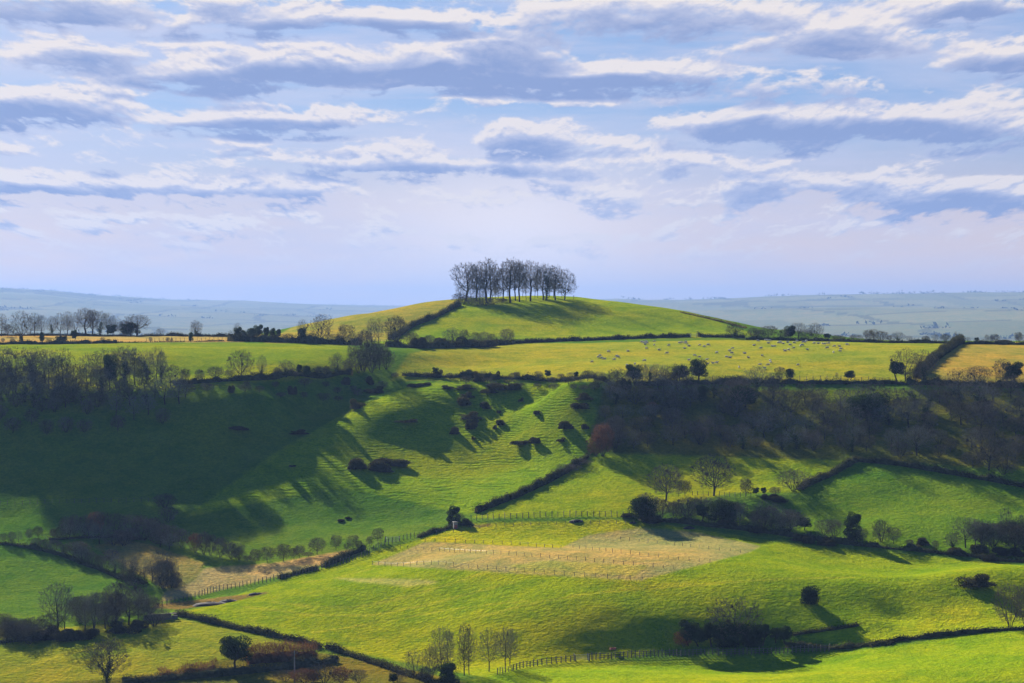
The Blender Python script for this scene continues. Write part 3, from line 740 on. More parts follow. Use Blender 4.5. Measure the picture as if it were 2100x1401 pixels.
w = 'at the foot of the hill'; G_ = 'bushes at the foot of the hill'
for fam, x, y, h, wd, ad in [
    ('thorn', 845, 712, 32, 30, ''), ('scrub', 862, 714, 22, 40, ''), ('thorn', 880, 712, 26, 26, ''), ('scrub', 900, 713, 20, 40, ''), ('ivyoak', 926, 710, 40, 38, 'round'), ('thorn', 952, 708, 34, 20, ''), ('scrub', 940, 712, 22, 50, ''), ('shrub', 975, 709, 30, 26, ''),
    ('shrub', 993, 708, 30, 24, ''), ('shrub', 1010, 707, 24, 22, ''), ('shrub', 1040, 705, 33, 36, 'fan-shaped'), ('scrub', 978, 712, 16, 60, ''), ('scrub', 1020, 708, 12, 40, '')]:
    plant(fam, x, y, h, wd, w, G_, adj=ad)
# -- skyline right of the hill
w = 'on the right skyline'; G_ = 'trees along the right skyline'
for fam, x, y, h, wd, ad in [
    ('ivyoak', 1506, 694, 34, 42, 'broad'), ('shrub', 1545, 696, 26, 30, ''), ('thorn', 1576, 697, 30, 34, 'dark'), ('thorn', 1558, 697, 22, 24, ''), ('shrub', 1606, 698, 24, 26, ''), ('ivytree', 1620, 698, 30, 20, ''), ('ash', 1638, 698, 38, 40, ''),
    ('oak', 1672, 698, 38, 34, 'round'), ('shrub', 1652, 698, 24, 30, ''), ('ivytree', 1696, 698, 14, 18, 'low'), ('shrub', 1718, 700, 14, 30, 'low'), ('shrub', 1755, 701, 16, 26, 'low'), ('thorn', 1782, 701, 26, 22, ''), ('ash', 1792, 701, 28, 18, ''),
    ('shrub', 1806, 701, 24, 32, ''), ('thorn', 1824, 701, 14, 12, ''), ('ivyoak', 1842, 701, 22, 26, ''), ('ash', 1865, 702, 14, 14, 'thin'), ('thorn', 1899, 702, 14, 16, ''), ('ash', 1918, 702, 18, 14, 'thin'), ('thorn', 1938, 702, 18, 20, ''), ('poplar', 1960, 702, 24, 8, 'thin'),
    ('ash', 1985, 702, 12, 12, 'thin'), ('ivytree', 2003, 703, 11, 10, 'low'), ('ash', 2024, 703, 18, 12, 'thin'), ('thorn', 2040, 704, 20, 18, ''), ('ash', 2032, 704, 16, 12, 'thin'), ('thorn', 2089, 704, 24, 20, ''), ('scrub', 2065, 705, 8, 40, '')]:
    plant(fam, x, y, h, wd, w, G_, adj=ad)
# -- sheep field edges
w = "by the sheep field's right edge"; G_ = 'trees along the lower edge of the sheep field'
for fam, x, y, h, wd, ad in [
    ('ivytree', 1394, 784, 34, 32, 'forked'), ('ivytree', 1433, 784, 47, 32, 'tall'), ('shrub', 1600, 778, 28, 24, ''), ('ivytree', 1620, 778, 22, 18, ''), ('ivytree', 1744, 780, 20, 20, 'small'), ('oak', 1857, 783, 72, 56, 'tall'),
    ('ivytree', 1840, 782, 40, 36, 'broad'), ('ivyoak', 1896, 783, 68, 56, 'tall'), ('shrub', 1874, 784, 30, 34, ''), ('shrub', 2006, 788, 40, 46, 'brown'), ('oak', 2056, 789, 56, 48, ''), ('ivytree', 2078, 789, 46, 34, 'round'), ('ash', 1716, 779, 16, 8, 'thin')]:
    plant(fam, x, y, h, wd, w, G_, adj=ad)
w = 'along the left edge of the sheep field'
for fam, x, y, h, wd in [('ivytree', 893, 772, 18, 12), ('ivytree', 962, 772, 14, 14), ('thorn', 975, 773, 12, 18), ('ash', 990, 773, 14, 16), ('thorn', 1060, 774, 12, 16), ('thorn', 1104, 775, 14, 16), ('ivytree', 1123, 775, 16, 12),
                      ('thorn', 1150, 776, 10, 18), ('shrub', 1175, 778, 16, 22), ('ivytree', 1182, 778, 16, 10), ('thorn', 1205, 782, 24, 28), ('shrub', 1228, 783, 22, 26), ('shrub', 1262, 784, 24, 26), ('ivytree', 1300, 788, 40, 28), ('ash', 1318, 788, 44, 26),
                      ('ash', 1345, 790, 46, 30), ('ivyash', 1332, 790, 44, 26), ('ash', 1362, 790, 44, 20), ('ash', 1290, 786, 30, 20), ('shrub', 1375, 792, 30, 30), ('ash', 1245, 784, 18, 18)]:
    plant(fam, x, y, h, wd, w, 'bushes along the left edge of the sheep field')
# -- left: the trees at the head of the dark bowl
w = 'at the head of the dark bowl'; G_ = 'trees at the head of the dark bowl'
for fam, x, y, h, wd, ad in [
    ('oak', 32, 806, 98, 80, 'wide'), ('ash', 72, 796, 74, 44, ''), ('ash', 128, 796, 84, 50, ''), ('ash', 100, 796, 66, 34, ''), ('ash', 186, 792, 70, 46, ''), ('ivytree', 226, 800, 72, 24, 'columnar'), ('ivyash', 255, 792, 80, 46, ''), ('ash', 276, 790, 80, 40, ''),
    ('ivyash', 300, 788, 74, 34, ''), ('ash', 322, 785, 76, 40, ''), ('ivyash', 331, 786, 68, 28, ''), ('shrub', 155, 800, 56, 40, ''), ('shrub', 205, 808, 60, 44, 'purple-brown'), ('shrub', 75, 812, 56, 44, ''), ('shrub', 14, 815, 56, 40, '')]:
    plant(fam, x, y, h, wd, w, G_, adj=ad)
w = 'along the top of the bowl'; G_ = 'trees along the field edge above the bowl'
for fam, x, y, h, wd, ad in [
    ('thorn', 380, 785, 30, 24, ''), ('shrub', 410, 782, 26, 26, ''), ('thorn', 442, 780, 30, 34, ''), ('thorn', 470, 779, 22, 20, ''), ('oak', 495, 779, 64, 58, 'spreading'), ('ivyash', 537, 776, 50, 20, ''), ('thorn', 568, 776, 24, 18, ''), ('ivyoak', 587, 774, 38, 34, 'small'),
    ('ivytree', 614, 774, 26, 14, ''), ('ivytree', 628, 774, 24, 18, ''), ('shrub', 655, 772, 22, 24, ''), ('thorn', 670, 772, 22, 16, ''), ('ivyoak', 690, 770, 48, 36, 'round'), ('thorn', 712, 768, 32, 20, ''), ('thorn', 605, 776, 16, 14, ''), ('thorn', 520, 778, 16, 14, '')]:
    plant(fam, x, y, h, wd, w, G_, adj=ad)
for fam, x, y, h, wd, ad in [('shrub', 745, 762, 84, 66, 'large brown'), ('thorn', 778, 758, 56, 46, 'dense'), ('shrub', 762, 764, 70, 56, 'dense'), ('shrub', 735, 765, 50, 38, ''), ('shrub', 792, 758, 44, 34, '')]:
    plant(fam, x, y, h, wd, 'in the tangle left of sheep field', 'thicket left of the sheep field', adj=ad)

def fill(poly, n, fams, hr, wr, where, group, seed, step):
    """scatter plants over a wood, spacing them apart"""
    rr = random.Random(seed); pts = []; tries = 0
    xs = [p[0] for p in poly]; ys = [p[1] for p in poly]
    while len(pts) < n and tries < 6000:
        tries += 1
        x, y = rr.uniform(min(xs), max(xs)), rr.uniform(min(ys), max(ys)); ins = False
        for i in range(len(poly)):
            x1, y1 = poly[i]; x2, y2 = poly[(i + 1) % len(poly)]
            if (y1 > y) != (y2 > y) and x < (x2 - x1) * (y - y1) / (y2 - y1) + x1: ins = not ins
        if ins and all(((x - a) / step) ** 2 + ((y - b) / (step * .45)) ** 2 > 1 for a, b in pts): pts.append((x, y))
    for x, y in pts:
        h = rr.uniform(*hr); f = rr.choice(fams)
        plant(f, x, y, h * (.75 if f in ('shrub', 'thorn', 'russet') else 1), h * rr.uniform(*wr), where, group)
BARE = ['ash', 'oak', 'oak', 'shrub', 'shrub', 'ivyash', 'oak', 'thorn']
fill([(-10, 790), (240, 795), (350, 788), (390, 810), (380, 830), (-10, 850)], 34, BARE + ['ivyash', 'shrub'], (38, 66), (.75, 1.05), 'on the upper slope of the bowl', 'wood on the upper slope of the dark bowl', 5, 26)
fill([(-10, 850), (380, 832), (330, 880), (-10, 905)], 14, ['ash', 'shrub', 'shrub', 'thorn'], (36, 52), (.6, .9), 'lower down in the bowl wood', 'wood on the lower slope of the dark bowl', 6, 34)
fill([(640, 790), (730, 775), (820, 772), (780, 800), (690, 830), (560, 815), (400, 800), (520, 790)], 20, ['shrub', 'thorn', 'scrub'], (14, 24), (.9, 1.3), 'in the scrub behind the knoll', 'scrub behind the knoll', 7, 26)
fill([(830, 772), (1000, 776), (1240, 784), (1300, 800), (1200, 808), (900, 784)], 24, ['shrub', 'thorn', 'thorn', 'scrub'], (14, 24), (.9, 1.4), 'in the scrub below the sheep field', 'scrub below the sheep field', 8, 20)
fill([(1260, 795), (1380, 800), (1480, 815), (1500, 850), (1340, 850), (1240, 830)], 15, BARE + ['thorn'], (36, 62), (.85, 1.2), 'at the top left of the wood', 'upper left part of the wood', 9, 30)
fill([(1240, 850), (1400, 850), (1480, 880), (1480, 920), (1240, 925)], 19, BARE, (30, 54), (.85, 1.2), 'at the bottom left of the wood', 'lower left part of the wood', 10, 28)
fill([(1490, 800), (1600, 806), (1680, 830), (1700, 870), (1490, 870)], 13, BARE + ['ivytree'], (40, 60), (.85, 1.15), 'in the upper middle of the wood', 'upper middle part of the wood', 11, 32)
fill([(1480, 880), (1720, 880), (1740, 925), (1480, 925)], 20, BARE, (28, 54), (.85, 1.2), 'in the lower middle of the wood', 'lower middle part of the wood', 12, 28)
fill([(1720, 830), (1900, 835), (1930, 880), (1720, 885)], 16, BARE + ['ivyash', 'ivytree'], (40, 60), (.85, 1.2), 'in the upper right of the wood', 'upper right part of the wood', 13, 34)
fill([(1910, 810), (2110, 815), (2110, 900), (1940, 890)], 17, BARE + ['ivyash'], (44, 66), (.85, 1.2), 'at the far right of the wood', 'far right part of the wood', 14, 34)
fill([(1740, 895), (1990, 900), (2110, 925), (2110, 985), (1990, 970), (1770, 938)], 19, ['ash', 'ivyash', 'shrub', 'shrub', 'thorn'], (36, 54), (.8, 1.15), 'in the bottom right of the wood', 'lower right part of the wood', 15, 32)
for fam, x, y, h, wd, ad in [('ivyash', 1790, 868, 68, 38, 'tall'), ('ivyash', 1748, 928, 70, 30, 'tall'), ('oak', 2028, 965, 98, 84, 'large'), ('ivytree', 1514, 838, 46, 28, ''), ('ivytree', 1440, 826, 34, 24, ''), ('oak', 1510, 845, 70, 80, 'broad'),
                          ('ash', 1880, 935, 66, 70, ''), ('ash', 1842, 930, 50, 36, '')]:
    plant(fam, x, y, h, wd, 'standing out from the right-hand wood', 'trees standing out of the wood', adj=ad)
plant('russet', 1236, 936, 68, 50, 'at the left corner of the wood', 'russet trees by the wood', adj='large')
plant('russet', 1222, 936, 40, 34, 'leaning low at the wood corner', 'russet trees by the wood')
plant('russet', 1337, 846, 24, 26, 'inside the shaded wood', 'russet trees by the wood', adj='small')
plant('shrub', 1262, 920, 70, 60, 'behind the russet tree', 'shrubs by the wood corner')
# -- scrub on the knoll
w = 'on the knoll'; G_ = 'scrub bushes on the knoll'
for x, y, h, wd in [(770, 806, 14, 34), (734, 838, 20, 32), (857, 794, 8, 36), (878, 790, 6, 20), (954, 798, 10, 44), (958, 815, 12, 30), (953, 832, 16, 36), (998, 838, 14, 24), (965, 860, 16, 44), (970, 870, 10, 22), (968, 881, 14, 22), (932, 890, 14, 24),
                    (1027, 871, 10, 24), (1014, 880, 8, 14), (972, 902, 7, 12), (1068, 824, 8, 12), (1022, 848, 6, 10), (836, 866, 7, 40), (735, 962, 22, 42), (785, 968, 22, 46), (815, 956, 14, 40), (780, 950, 10, 60),
                    (1098, 910, 12, 24), (1072, 912, 8, 40), (1164, 880, 16, 30), (1202, 880, 10, 16), (1100, 850, 8, 22),  (612, 890, 10, 40), (495, 882, 8, 40), (1185, 838, 12, 44), (1150, 905, 8, 20), (1200, 820, 14, 40),
                    (920, 798, 8, 30), (1030, 800, 14, 60), (1000, 806, 12, 40), (600, 958, 4, 14), (700, 1068, 4, 20), (716, 1064, 4, 14)]:
    plant('scrub', x, y, h, wd, w, G_)
for x, y, h, wd in [(1190, 955, 16, 44), (1165, 968, 18, 50), (1148, 975, 16, 40), (1132, 985, 12, 24)]:
    plant('shrub', x, y, h, wd, 'on the diagonal hedge by the wood', 'bushes on the diagonal hedge')
# -- trees of the middle right field
w = 'in the middle right hedgerow'; G_ = 'trees of the middle hedgerow'
for fam, x, y, h, wd, ad in [
    ('oak', 1366, 1027, 80, 80, 'crooked'), ('oak', 1464, 1017, 90, 96, 'large'), ('thorn', 1405, 1018, 34, 26, ''), ('ash', 1392, 1020, 26, 14, ''), ('thorn', 1530, 1018, 38, 30, ''), ('shrub', 1325, 1064, 56, 52, 'big'), ('shrub', 1352, 1062, 44, 40, ''),
    ('ivytree', 1550, 1016, 16, 12, ''), ('ivytree', 1566, 1018, 18, 12, ''), ('thorn', 1590, 1016, 18, 26, ''), ('shrub', 1627, 1008, 47, 62, 'round'), ('shrub', 1410, 1064, 46, 58, 'arching'), ('shrub', 1440, 1058, 42, 50, ''), ('shrub', 1478, 1068, 50, 44, ''),
    ('shrub', 1384, 1062, 36, 40, ''), ('shrub', 1505, 1062, 34, 34, ''), ('ash', 1518, 1078, 36, 26, ''), ('shrub', 1560, 1078, 42, 34, ''), ('shrub', 1580, 1080, 44, 40, ''), ('ivyash', 1606, 1086, 44, 34, ''), ('shrub', 1622, 1086, 44, 40, ''), ('ivytree', 1650, 1088, 26, 26, ''),
    ('shrub', 1690, 1100, 36, 40, ''), ('shrub', 1712, 1102, 40, 38, ''), ('evergreen', 1750, 1108, 56, 34, 'tall'), ('thorn', 1768, 1112, 30, 24, ''), ('shrub', 1807, 1112, 48, 40, 'russet-topped'), ('thorn', 1832, 1116, 36, 28, ''), ('shrub', 1866, 1120, 14, 22, 'low'),
    ('scrub', 1895, 1118, 16, 26, ''), ('shrub', 1918, 1126, 18, 20, 'low'), ('ivyoak', 1954, 1126, 36, 40, ''), ('ash', 2000, 1122, 60, 40, ''), ('shrub', 2020, 1122, 52, 44, ''), ('shrub', 2040, 1120, 50, 44, ''), ('ash', 2062, 1112, 76, 30, 'tall thin'),
    ('shrub', 2066, 1120, 56, 44, ''), ('shrub', 2092, 1122, 60, 44, '')]:
    plant(fam, x, y, h, wd, w, G_, adj=ad)
for x, y, h, wd in [(1654, 1114, 14, 30), (1500, 1080, 16, 40), (1550, 1092, 14, 40), (1640, 1108, 14, 40), (1700, 1118, 12, 40), (2030, 1150, 16, 34), (2095, 1142, 14, 30), (1292, 1060, 8, 34), (1335, 1072, 16, 50), (1600, 1030, 12, 40), (1580, 1025, 12, 30), (1965, 1136, 14, 40), (2010, 1134, 16, 50), (2060, 1138, 16, 50)]:
    plant('scrub', x, y, h, wd, 'under the middle hedgerow trees', 'scrub under the middle hedgerow')
plant('scrub', 2003, 1202, 26, 74, 'alone on the right-hand slope', 'lone bushes', adj='mounded')
plant('evergreen', 1662, 1240, 38, 34, 'standing alone above the fence', 'lone bushes', variant=1, adj='upright')
plant('evergreen', 931, 1076, 38, 28, 'by the pale hut', 'trees by the hut', adj='small')
plant('thorn', 944, 1072, 20, 16, 'beside the pale hut', 'trees by the hut')
plant('scrub', 958, 1076, 14, 34, 'right of the pale hut', 'trees by the hut')
# -- hawthorns along the valley track
w = 'in the row above the pale track'; G_ = 'small trees above the pale track'
for x, y, h, wd in [(523, 1158, 34, 26), (548, 1154, 34, 32), (581, 1152, 38, 34), (603, 1148, 26, 18), (614, 1145, 28, 22), (650, 1137, 36, 34), (689, 1128, 32, 24), (724, 1128, 32, 24), (736, 1128, 20, 16), (712, 1130, 16, 14), (758, 1121, 22, 16), (775, 1114, 32, 24), (508, 1152, 14, 20), (632, 1143, 12, 20)]:
    plant('thorn', x, y, h, wd, w, G_)
w = 'around the left hollow'; G_ = 'trees around the hollow on the left'
for fam, x, y, h, wd, ad in [
    ('thorn', 7, 1113, 20, 16, ''), ('shrub', 24, 1115, 26, 20, ''), ('ash', 38, 1113, 24, 16, ''), ('thorn', 60, 1108, 24, 18, ''), ('thorn', 78, 1104, 26, 20, ''), ('thorn', 108, 1106, 22, 16, ''), ('shrub', 122, 1106, 26, 22, ''), ('shrub', 136, 1102, 46, 28, ''), ('shrub', 152, 1098, 46, 28, ''),
    ('shrub', 174, 1098, 44, 30, ''), ('russet', 196, 1096, 48, 34, 'orange-topped'), ('shrub', 208, 1098, 52, 44, ''), ('shrub', 238, 1095, 46, 40, ''), ('shrub', 268, 1100, 48, 40, ''), ('shrub', 288, 1104, 50, 44, ''), ('shrub', 310, 1110, 48, 44, ''), ('shrub', 332, 1114, 44, 40, ''),
    ('shrub', 350, 1118, 44, 40, ''), ('shrub', 372, 1124, 42, 36, ''), ('russet', 400, 1134, 42, 32, ''), ('shrub', 418, 1138, 50, 34, ''), ('shrub', 432, 1140, 46, 30, ''), ('shrub', 452, 1144, 44, 34, ''), ('shrub', 474, 1147, 38, 34, ''), ('shrub', 490, 1149, 28, 26, ''),
    ('shrub', 338, 1042, 32, 50, 'round'), ('shrub', 344, 1072, 34, 40, 'round'), ('shrub', 316, 1095, 36, 40, '')]:
    plant(fam, x, y, h, wd, w, G_, adj=ad)
w = 'in the lower left hedgerow'; G_ = 'trees of the lower left hedgerow'
for fam, x, y, h, wd, ad in [
    ('shrub', 74, 1124, 22, 26, ''), ('shrub', 94, 1126, 22, 26, ''), ('shrub', 112, 1130, 24, 28, ''), ('shrub', 134, 1138, 24, 26, ''), ('ash', 155, 1148, 38, 26, ''), ('ash', 168, 1152, 36, 24, ''), ('shrub', 186, 1160, 32, 30, ''), ('shrub', 204, 1166, 30, 26, ''), ('ivyash', 236, 1182, 46, 26, ''),
    ('ash', 253, 1186, 44, 18, ''), ('ivyash', 272, 1188, 50, 30, ''), ('ash', 296, 1190, 46, 26, ''), ('ash', 312, 1196, 62, 34, ''), ('ash', 328, 1202, 76, 44, 'tall'), ('ash', 343, 1204, 72, 40, 'tall'), ('ivyash', 352, 1206, 66, 34, 'tall'), ('shrub', 335, 1208, 60, 56, ''), ('shrub', 362, 1206, 36, 24, '')]:
    plant(fam, x, y, h, wd, w, G_, adj=ad)
fill([(130, 1100), (300, 1100), (500, 1145), (470, 1150), (300, 1125), (150, 1112)], 9, ['shrub', 'shrub', 'thorn', 'ash'], (34, 46), (.9, 1.2), 'behind the hollow trees', 'scrub behind the hollow trees', 31, 20)
fill([(150, 1140), (230, 1150), (360, 1175), (370, 1215), (260, 1195), (160, 1160)], 11, ['shrub', 'shrub', 'thorn', 'ash'], (30, 46), (.9, 1.2), 'across the brown scrub patch', 'scrub across the brown patch', 32, 18)
fill([(90, 1262), (330, 1250), (330, 1285), (100, 1305)], 9, ['shrub', 'shrub', 'ash'], (50, 70), (.8, 1.1), 'filling the lower left copse', 'undergrowth of the lower left copse', 33, 22)
fill([(-10, 1296), (80, 1296), (80, 1325), (-10, 1330)], 7, ['shrub', 'thorn'], (44, 60), (.9, 1.2), 'in the scrub at the left edge', 'scrub at the lower left edge', 34, 18)
fill([(1300, 1058), (1500, 1062), (1660, 1092), (1660, 1108), (1480, 1082), (1310, 1070)], 13, ['shrub', 'ash', 'thorn', 'ivytree'], (30, 58), (.8, 1.2), 'packed in the ragged hedgerow', 'bushes packed in the middle hedgerow', 35, 18)
fill([(1980, 1105), (2110, 1105), (2110, 1135), (1980, 1130)], 9, ['shrub', 'thorn', 'ash'], (54, 76), (.8, 1.1), 'at the right end of the hedgerow', 'bushes at the right end of the hedgerow', 36, 20)
fill([(-10, 785), (350, 778), (350, 792), (-10, 800)], 7, ['ash', 'oak', 'ash', 'ivyash'], (60, 84), (.7, .95), 'tall in the belt above the bowl', 'tall trees above the dark bowl', 37, 24)
w = 'in the copse at lower left'; G_ = 'trees of the copse at lower left'
for fam, x, y, h, wd, ad in [
    ('ash', 118, 1302, 112, 74, 'tall'), ('ash', 133, 1296, 90, 40, ''), ('ash', 174, 1296, 80, 50, ''), ('ash', 194, 1296, 86, 44, ''), ('ash', 216, 1290, 78, 44, ''), ('beech', 237, 1284, 94, 56, ''), ('oak', 264, 1282, 100, 84, 'wide'), ('ash', 284, 1278, 74, 44, ''), ('shrub', 205, 1270, 60, 60, ''),
    ('shrub', 300, 1268, 50, 44, ''), ('shrub', 165, 1280, 60, 50, ''), ('shrub', 240, 1270, 60, 50, '')]:
    plant(fam, x, y, h, wd, w, G_, adj=ad)
for x, y, h, wd in [(18, 1314, 44, 50), (45, 1316, 48, 52), (66, 1312, 38, 34)]:
    plant('shrub', x, y, h, wd, 'at the left edge by the lane', 'bushes at the lower left edge')
for x, y, h, wd in [(90, 1312, 18, 50), (140, 1312, 20, 60), (180, 1310, 20, 50), (250, 1298, 22, 60), (280, 1290, 18, 40), (100, 1300, 18, 30)]:
    plant('scrub', x, y, h, wd, 'under the lower left copse', 'scrub under the lower left copse')
# -- nearest plants along the bottom
plant('ivyoak', 218, 1400, 98, 104, 'nearest the camera at lower left', 'nearest trees', adj='thick-trunked')
plant('ivytree', 483, 1372, 68, 56, 'beside the reddish scrub', 'nearest trees', variant=0, adj='round-headed')
w = 'in the bottom centre group'; G_ = 'trees at the bottom centre'
for fam, x, y, h, wd, ad in [
    ('ash', 848, 1392, 62, 48, ''), ('ash', 905, 1388, 108, 44, 'tall'), ('ash', 918, 1386, 98, 36, ''), ('poplar', 952, 1386, 112, 36, 'tall'), ('ash', 962, 1384, 104, 34, ''), ('ash', 1003, 1378, 92, 44, ''), ('ash', 1036, 1372, 90, 40, ''), ('ash', 1046, 1370, 84, 36, ''),
    ('shrub', 885, 1392, 70, 40, ''), ('evergreen', 922, 1402, 42, 42, 'squat'), ('shrub', 872, 1401, 36, 40, ''), ('shrub', 816, 1399, 26, 40, ''), ('ivytree', 806, 1402, 20, 16, '')]:
    plant(fam, x, y, h, wd, w, G_, adj=ad)
w = 'in the dark clump by the fence'; G_ = 'the dark clump behind the rail fence'
for fam, x, y, h, wd, ad in [
    ('oak', 1505, 1322, 102, 104, 'large'), ('ivytree', 1412, 1326, 52, 40, ''), ('russet', 1402, 1326, 34, 34, 'low'), ('ivytree', 1432, 1328, 42, 36, ''), ('ivytree', 1460, 1328, 48, 42, ''), ('evergreen', 1488, 1328, 50, 48, ''), ('ivytree', 1515, 1326, 48, 40, ''), ('evergreen', 1540, 1326, 46, 40, ''),
    ('ivytree', 1563, 1325, 44, 36, ''), ('ivytree', 1590, 1320, 32, 26, ''), ('ivytree', 1608, 1320, 36, 28, '')]:
    plant(fam, x, y, h, wd, w, G_, adj=ad)
plant('shrub', 2072, 1286, 92, 62, 'on the bottom right hedge', 'trees on the bottom right hedge', adj='tall fan-shaped')
plant('shrub', 2101, 1280, 88, 40, 'at the bottom right picture edge', 'trees on the bottom right hedge', adj='tall')
for i, (x, y, h, wd) in enumerate([(585, 1398, 26, 50), (625, 1402, 32, 56), (665, 1402, 44, 60), (700, 1402, 36, 50), (735, 1401, 30, 40), (640, 1400, 26, 40)]):
    plant('russet' if i % 2 else 'shrub', x, y, h, wd, 'along the bottom edge', 'reddish scrub along the bottom edge')
print('plants', len(REG))

# ------------------------------------------------------------------ hedges
def path_world(path, step):
    pts = [at(*p) for p in path]; out = []
    for a, b in zip(pts[:-1], pts[1:]):
        n = max(1, int(math.hypot(b[0] - a[0], b[1] - a[1]) / step))
        for i in range(n): t = i / n; out.append((a[0] + (b[0] - a[0]) * t, a[1] + (b[1] - a[1]) * t))
    out.append(pts[-1][:2]); P = np.array(out)
    k = 5
    if len(P) > 8:
        Q = P.copy()
        for _ in range(k): Q[1:-1] = (Q[:-2] + 2 * Q[1:-1] + Q[2:]) / 4
        P = Q
    return P
HN = [0]
def hedge(path, hpx, label, width=None, mat=None, group='field hedges', dens=60, ragged=.45, twigs=.4):
    HN[0] += 1; rs = np.random.RandomState(300 + HN[0])
    P = path_world(path, .7); D = P[:, 1].mean(); h = hpx * D / F; wd = width or max(.9, h * .75)
    T = np.gradient(P, axis=0); T /= np.linalg.norm(T, axis=1, keepdims=True) + 1e-9; Nn = np.stack([-T[:, 1], T[:, 0]], 1)
    zz = ground_z(P[:, 0], P[:, 1]); n = len(P)
    hh = h * (1 + ragged * 2 * vnoise(np.arange(n) / 4.0, np.full(n, HN[0] * 3.3), 5) + ragged * vnoise(np.arange(n) / 1.3, np.full(n, HN[0] * 1.3), 6))
    K_ = 9; an = np.linspace(0, math.pi, K_); V = []
    for k in range(K_):
        j = .74 + .12 * rs.randn(n)
        o = np.cos(an[k]) * wd * .5 * j; u = np.sin(an[k]) ** .6 * hh * ((.5 if mat is M_REED else .78) + .07 * rs.randn(n)) - .15
        V.append(np.stack([P[:, 0] + Nn[:, 0] * o, P[:, 1] + Nn[:, 1] * o, zz + u], 1))
    V = np.stack(V, 1).reshape(-1, 3); ix = np.arange(n * K_).reshape(n, K_)
    Fc = np.stack([ix[:-1, :-1], ix[1:, :-1], ix[1:, 1:], ix[:-1, 1:]], -1).reshape(-1, 4)
    L = .7 * n; N = int(min(L * dens * max(h, .8), 26000))
    i = rs.randint(0, n, N); ph = rs.uniform(0, math.pi, N); q = rs.uniform(.72, 1.08, N)
    o = np.cos(ph) * wd * .5 * q; u = np.sin(ph) ** .6 * hh[i] * q * .95; al = rs.uniform(-.5, .5, N)
    C = np.stack([P[i, 0] + Nn[i, 0] * o + T[i, 0] * al, P[i, 1] + Nn[i, 1] * o + T[i, 1] * al, zz[i] + u], 1)
    nt = int(N * twigs); L1 = leaves(C[nt:], .15, rs)
    Dv = np.stack([rs.normal(size=nt) * .5, rs.normal(size=nt) * .5, np.ones(nt)], 1); L2 = slivers(C[:nt] - (np.array([0, 0, h * .2]) if mat is M_REED else 0), Dv, h * (.5 if mat is M_REED else .32), .025, rs)
    VV, FF = join([(V, Fc), L1, L2])
    VV[:, 2] -= 0
    c = np.array([P[:, 0].mean(), P[:, 1].mean(), zz.mean()])
    o_ = link('hedge', new_mesh('hedge', VV - c, FF), mat or M_HEDGE); o_.location = c
    tag(o_, label, 'hedge', group); return o_
hedge([(942, 627), (925, 635), (905, 646), (880, 657), (850, 668), (838, 675), (800, 697)], 11, 'dark hedge running down the hill from the tree clump', 2.2, dens=40, ragged=.5)
hedge([(1050, 705), (1120, 702), (1200, 699), (1300, 695), (1415, 691)], 9, 'long trimmed hedge along the foot of the hill', 1.6)
hedge([(1431, 691), (1480, 692), (1528, 694)], 8, 'short dark hedge right of the gap under the hill', 1.4)
hedge([(1395, 641), (1440, 651), (1490, 663), (1530, 674)], 4, 'thin brown hedge along the hill right shoulder', 1.0, mat=M_REED, dens=40)
hedge([(1530, 697), (1640, 699), (1760, 702), (1900, 704), (2000, 706), (2120, 707)], 8, 'dark hedge along the right skyline behind the sheep', 1.8, dens=30)
hedge([(1972, 704), (1950, 716), (1925, 733), (1905, 750), (1880, 775)], 15, 'broad dark hedge between sheep field and tan field', 2.6)
hedge([(1205, 938), (1165, 965), (1120, 992), (1060, 1020), (1010, 1040), (976, 1053)], 13, 'diagonal dark hedge from the russet tree down left', 1.8)
hedge([(1760, 944), (1720, 966), (1680, 985), (1640, 1006)], 12, 'diagonal hedge right of the round bush', 2.0)
hedge([(362, 1262), (430, 1276), (500, 1293), (570, 1308), (640, 1323), (655, 1330)], 12, 'dark hedge slanting down from the stone wall', 2.0)
hedge([(672, 1330), (730, 1348), (800, 1372), (860, 1392), (900, 1405)], 12, 'dark hedge slanting to the bottom centre trees', 2.0)
hedge([(1785, 1328), (1880, 1311), (1960, 1302), (2040, 1295), (2120, 1291)], 10, 'low hedge under the bright wedge field', 1.4)
hedge([(1625, 1304), (1680, 1296), (1760, 1283)], 7, 'short dark hedge above the bright wedge field', 1.6)
hedge([(1610, 1327), (1700, 1327), (1770, 1325), (1830, 1322)], 9, 'scrubby low hedge right of the dark clump', 2.2, ragged=.6)
hedge([(925, 1082), (890, 1092), (858, 1103)], 9, 'short trimmed hedge left of the pale hut', 1.5)
hedge([(748, 1128), (715, 1140), (690, 1153), (663, 1163)], 13, 'trimmed dark hedge beside the pale track', 1.8)
hedge([(650, 1168), (615, 1176), (572, 1188)], 9, 'low trimmed hedge at the foot of the pale track', 1.4)
hedge([(300, 689), (400, 690), (520, 693)], 7, 'thin dark hedge on the left skyline', 1.6, dens=30)
hedge([(-10, 689), (100, 689), (200, 689), (300, 689)], 6, 'low dark hedge under the left skyline trees', 1.6, dens=30)
hedge([(-10, 707), (80, 706), (160, 705), (240, 704)], 8, 'dark hedge below the tan strip', 1.6, dens=35)
hedge([(240, 703), (320, 702), (400, 701), (470, 700)], 3, 'thin low hedge right of the tan strip bushes', .9, dens=30)
hedge([(470, 700), (530, 701), (600, 703), (680, 706), (740, 708)], 15, 'thick hedge under the trees left of the hill', 3, dens=30, ragged=.5)
hedge([(790, 712), (850, 714), (930, 713), (1000, 710), (1050, 706)], 13, 'thick hedge under the bushes at the hill foot', 3, dens=30, ragged=.5)
hedge([(355, 788), (450, 783), (560, 778), (640, 775), (720, 770)], 12, 'ragged hedge along the top of the bowl', 2.2, dens=40, ragged=.6)
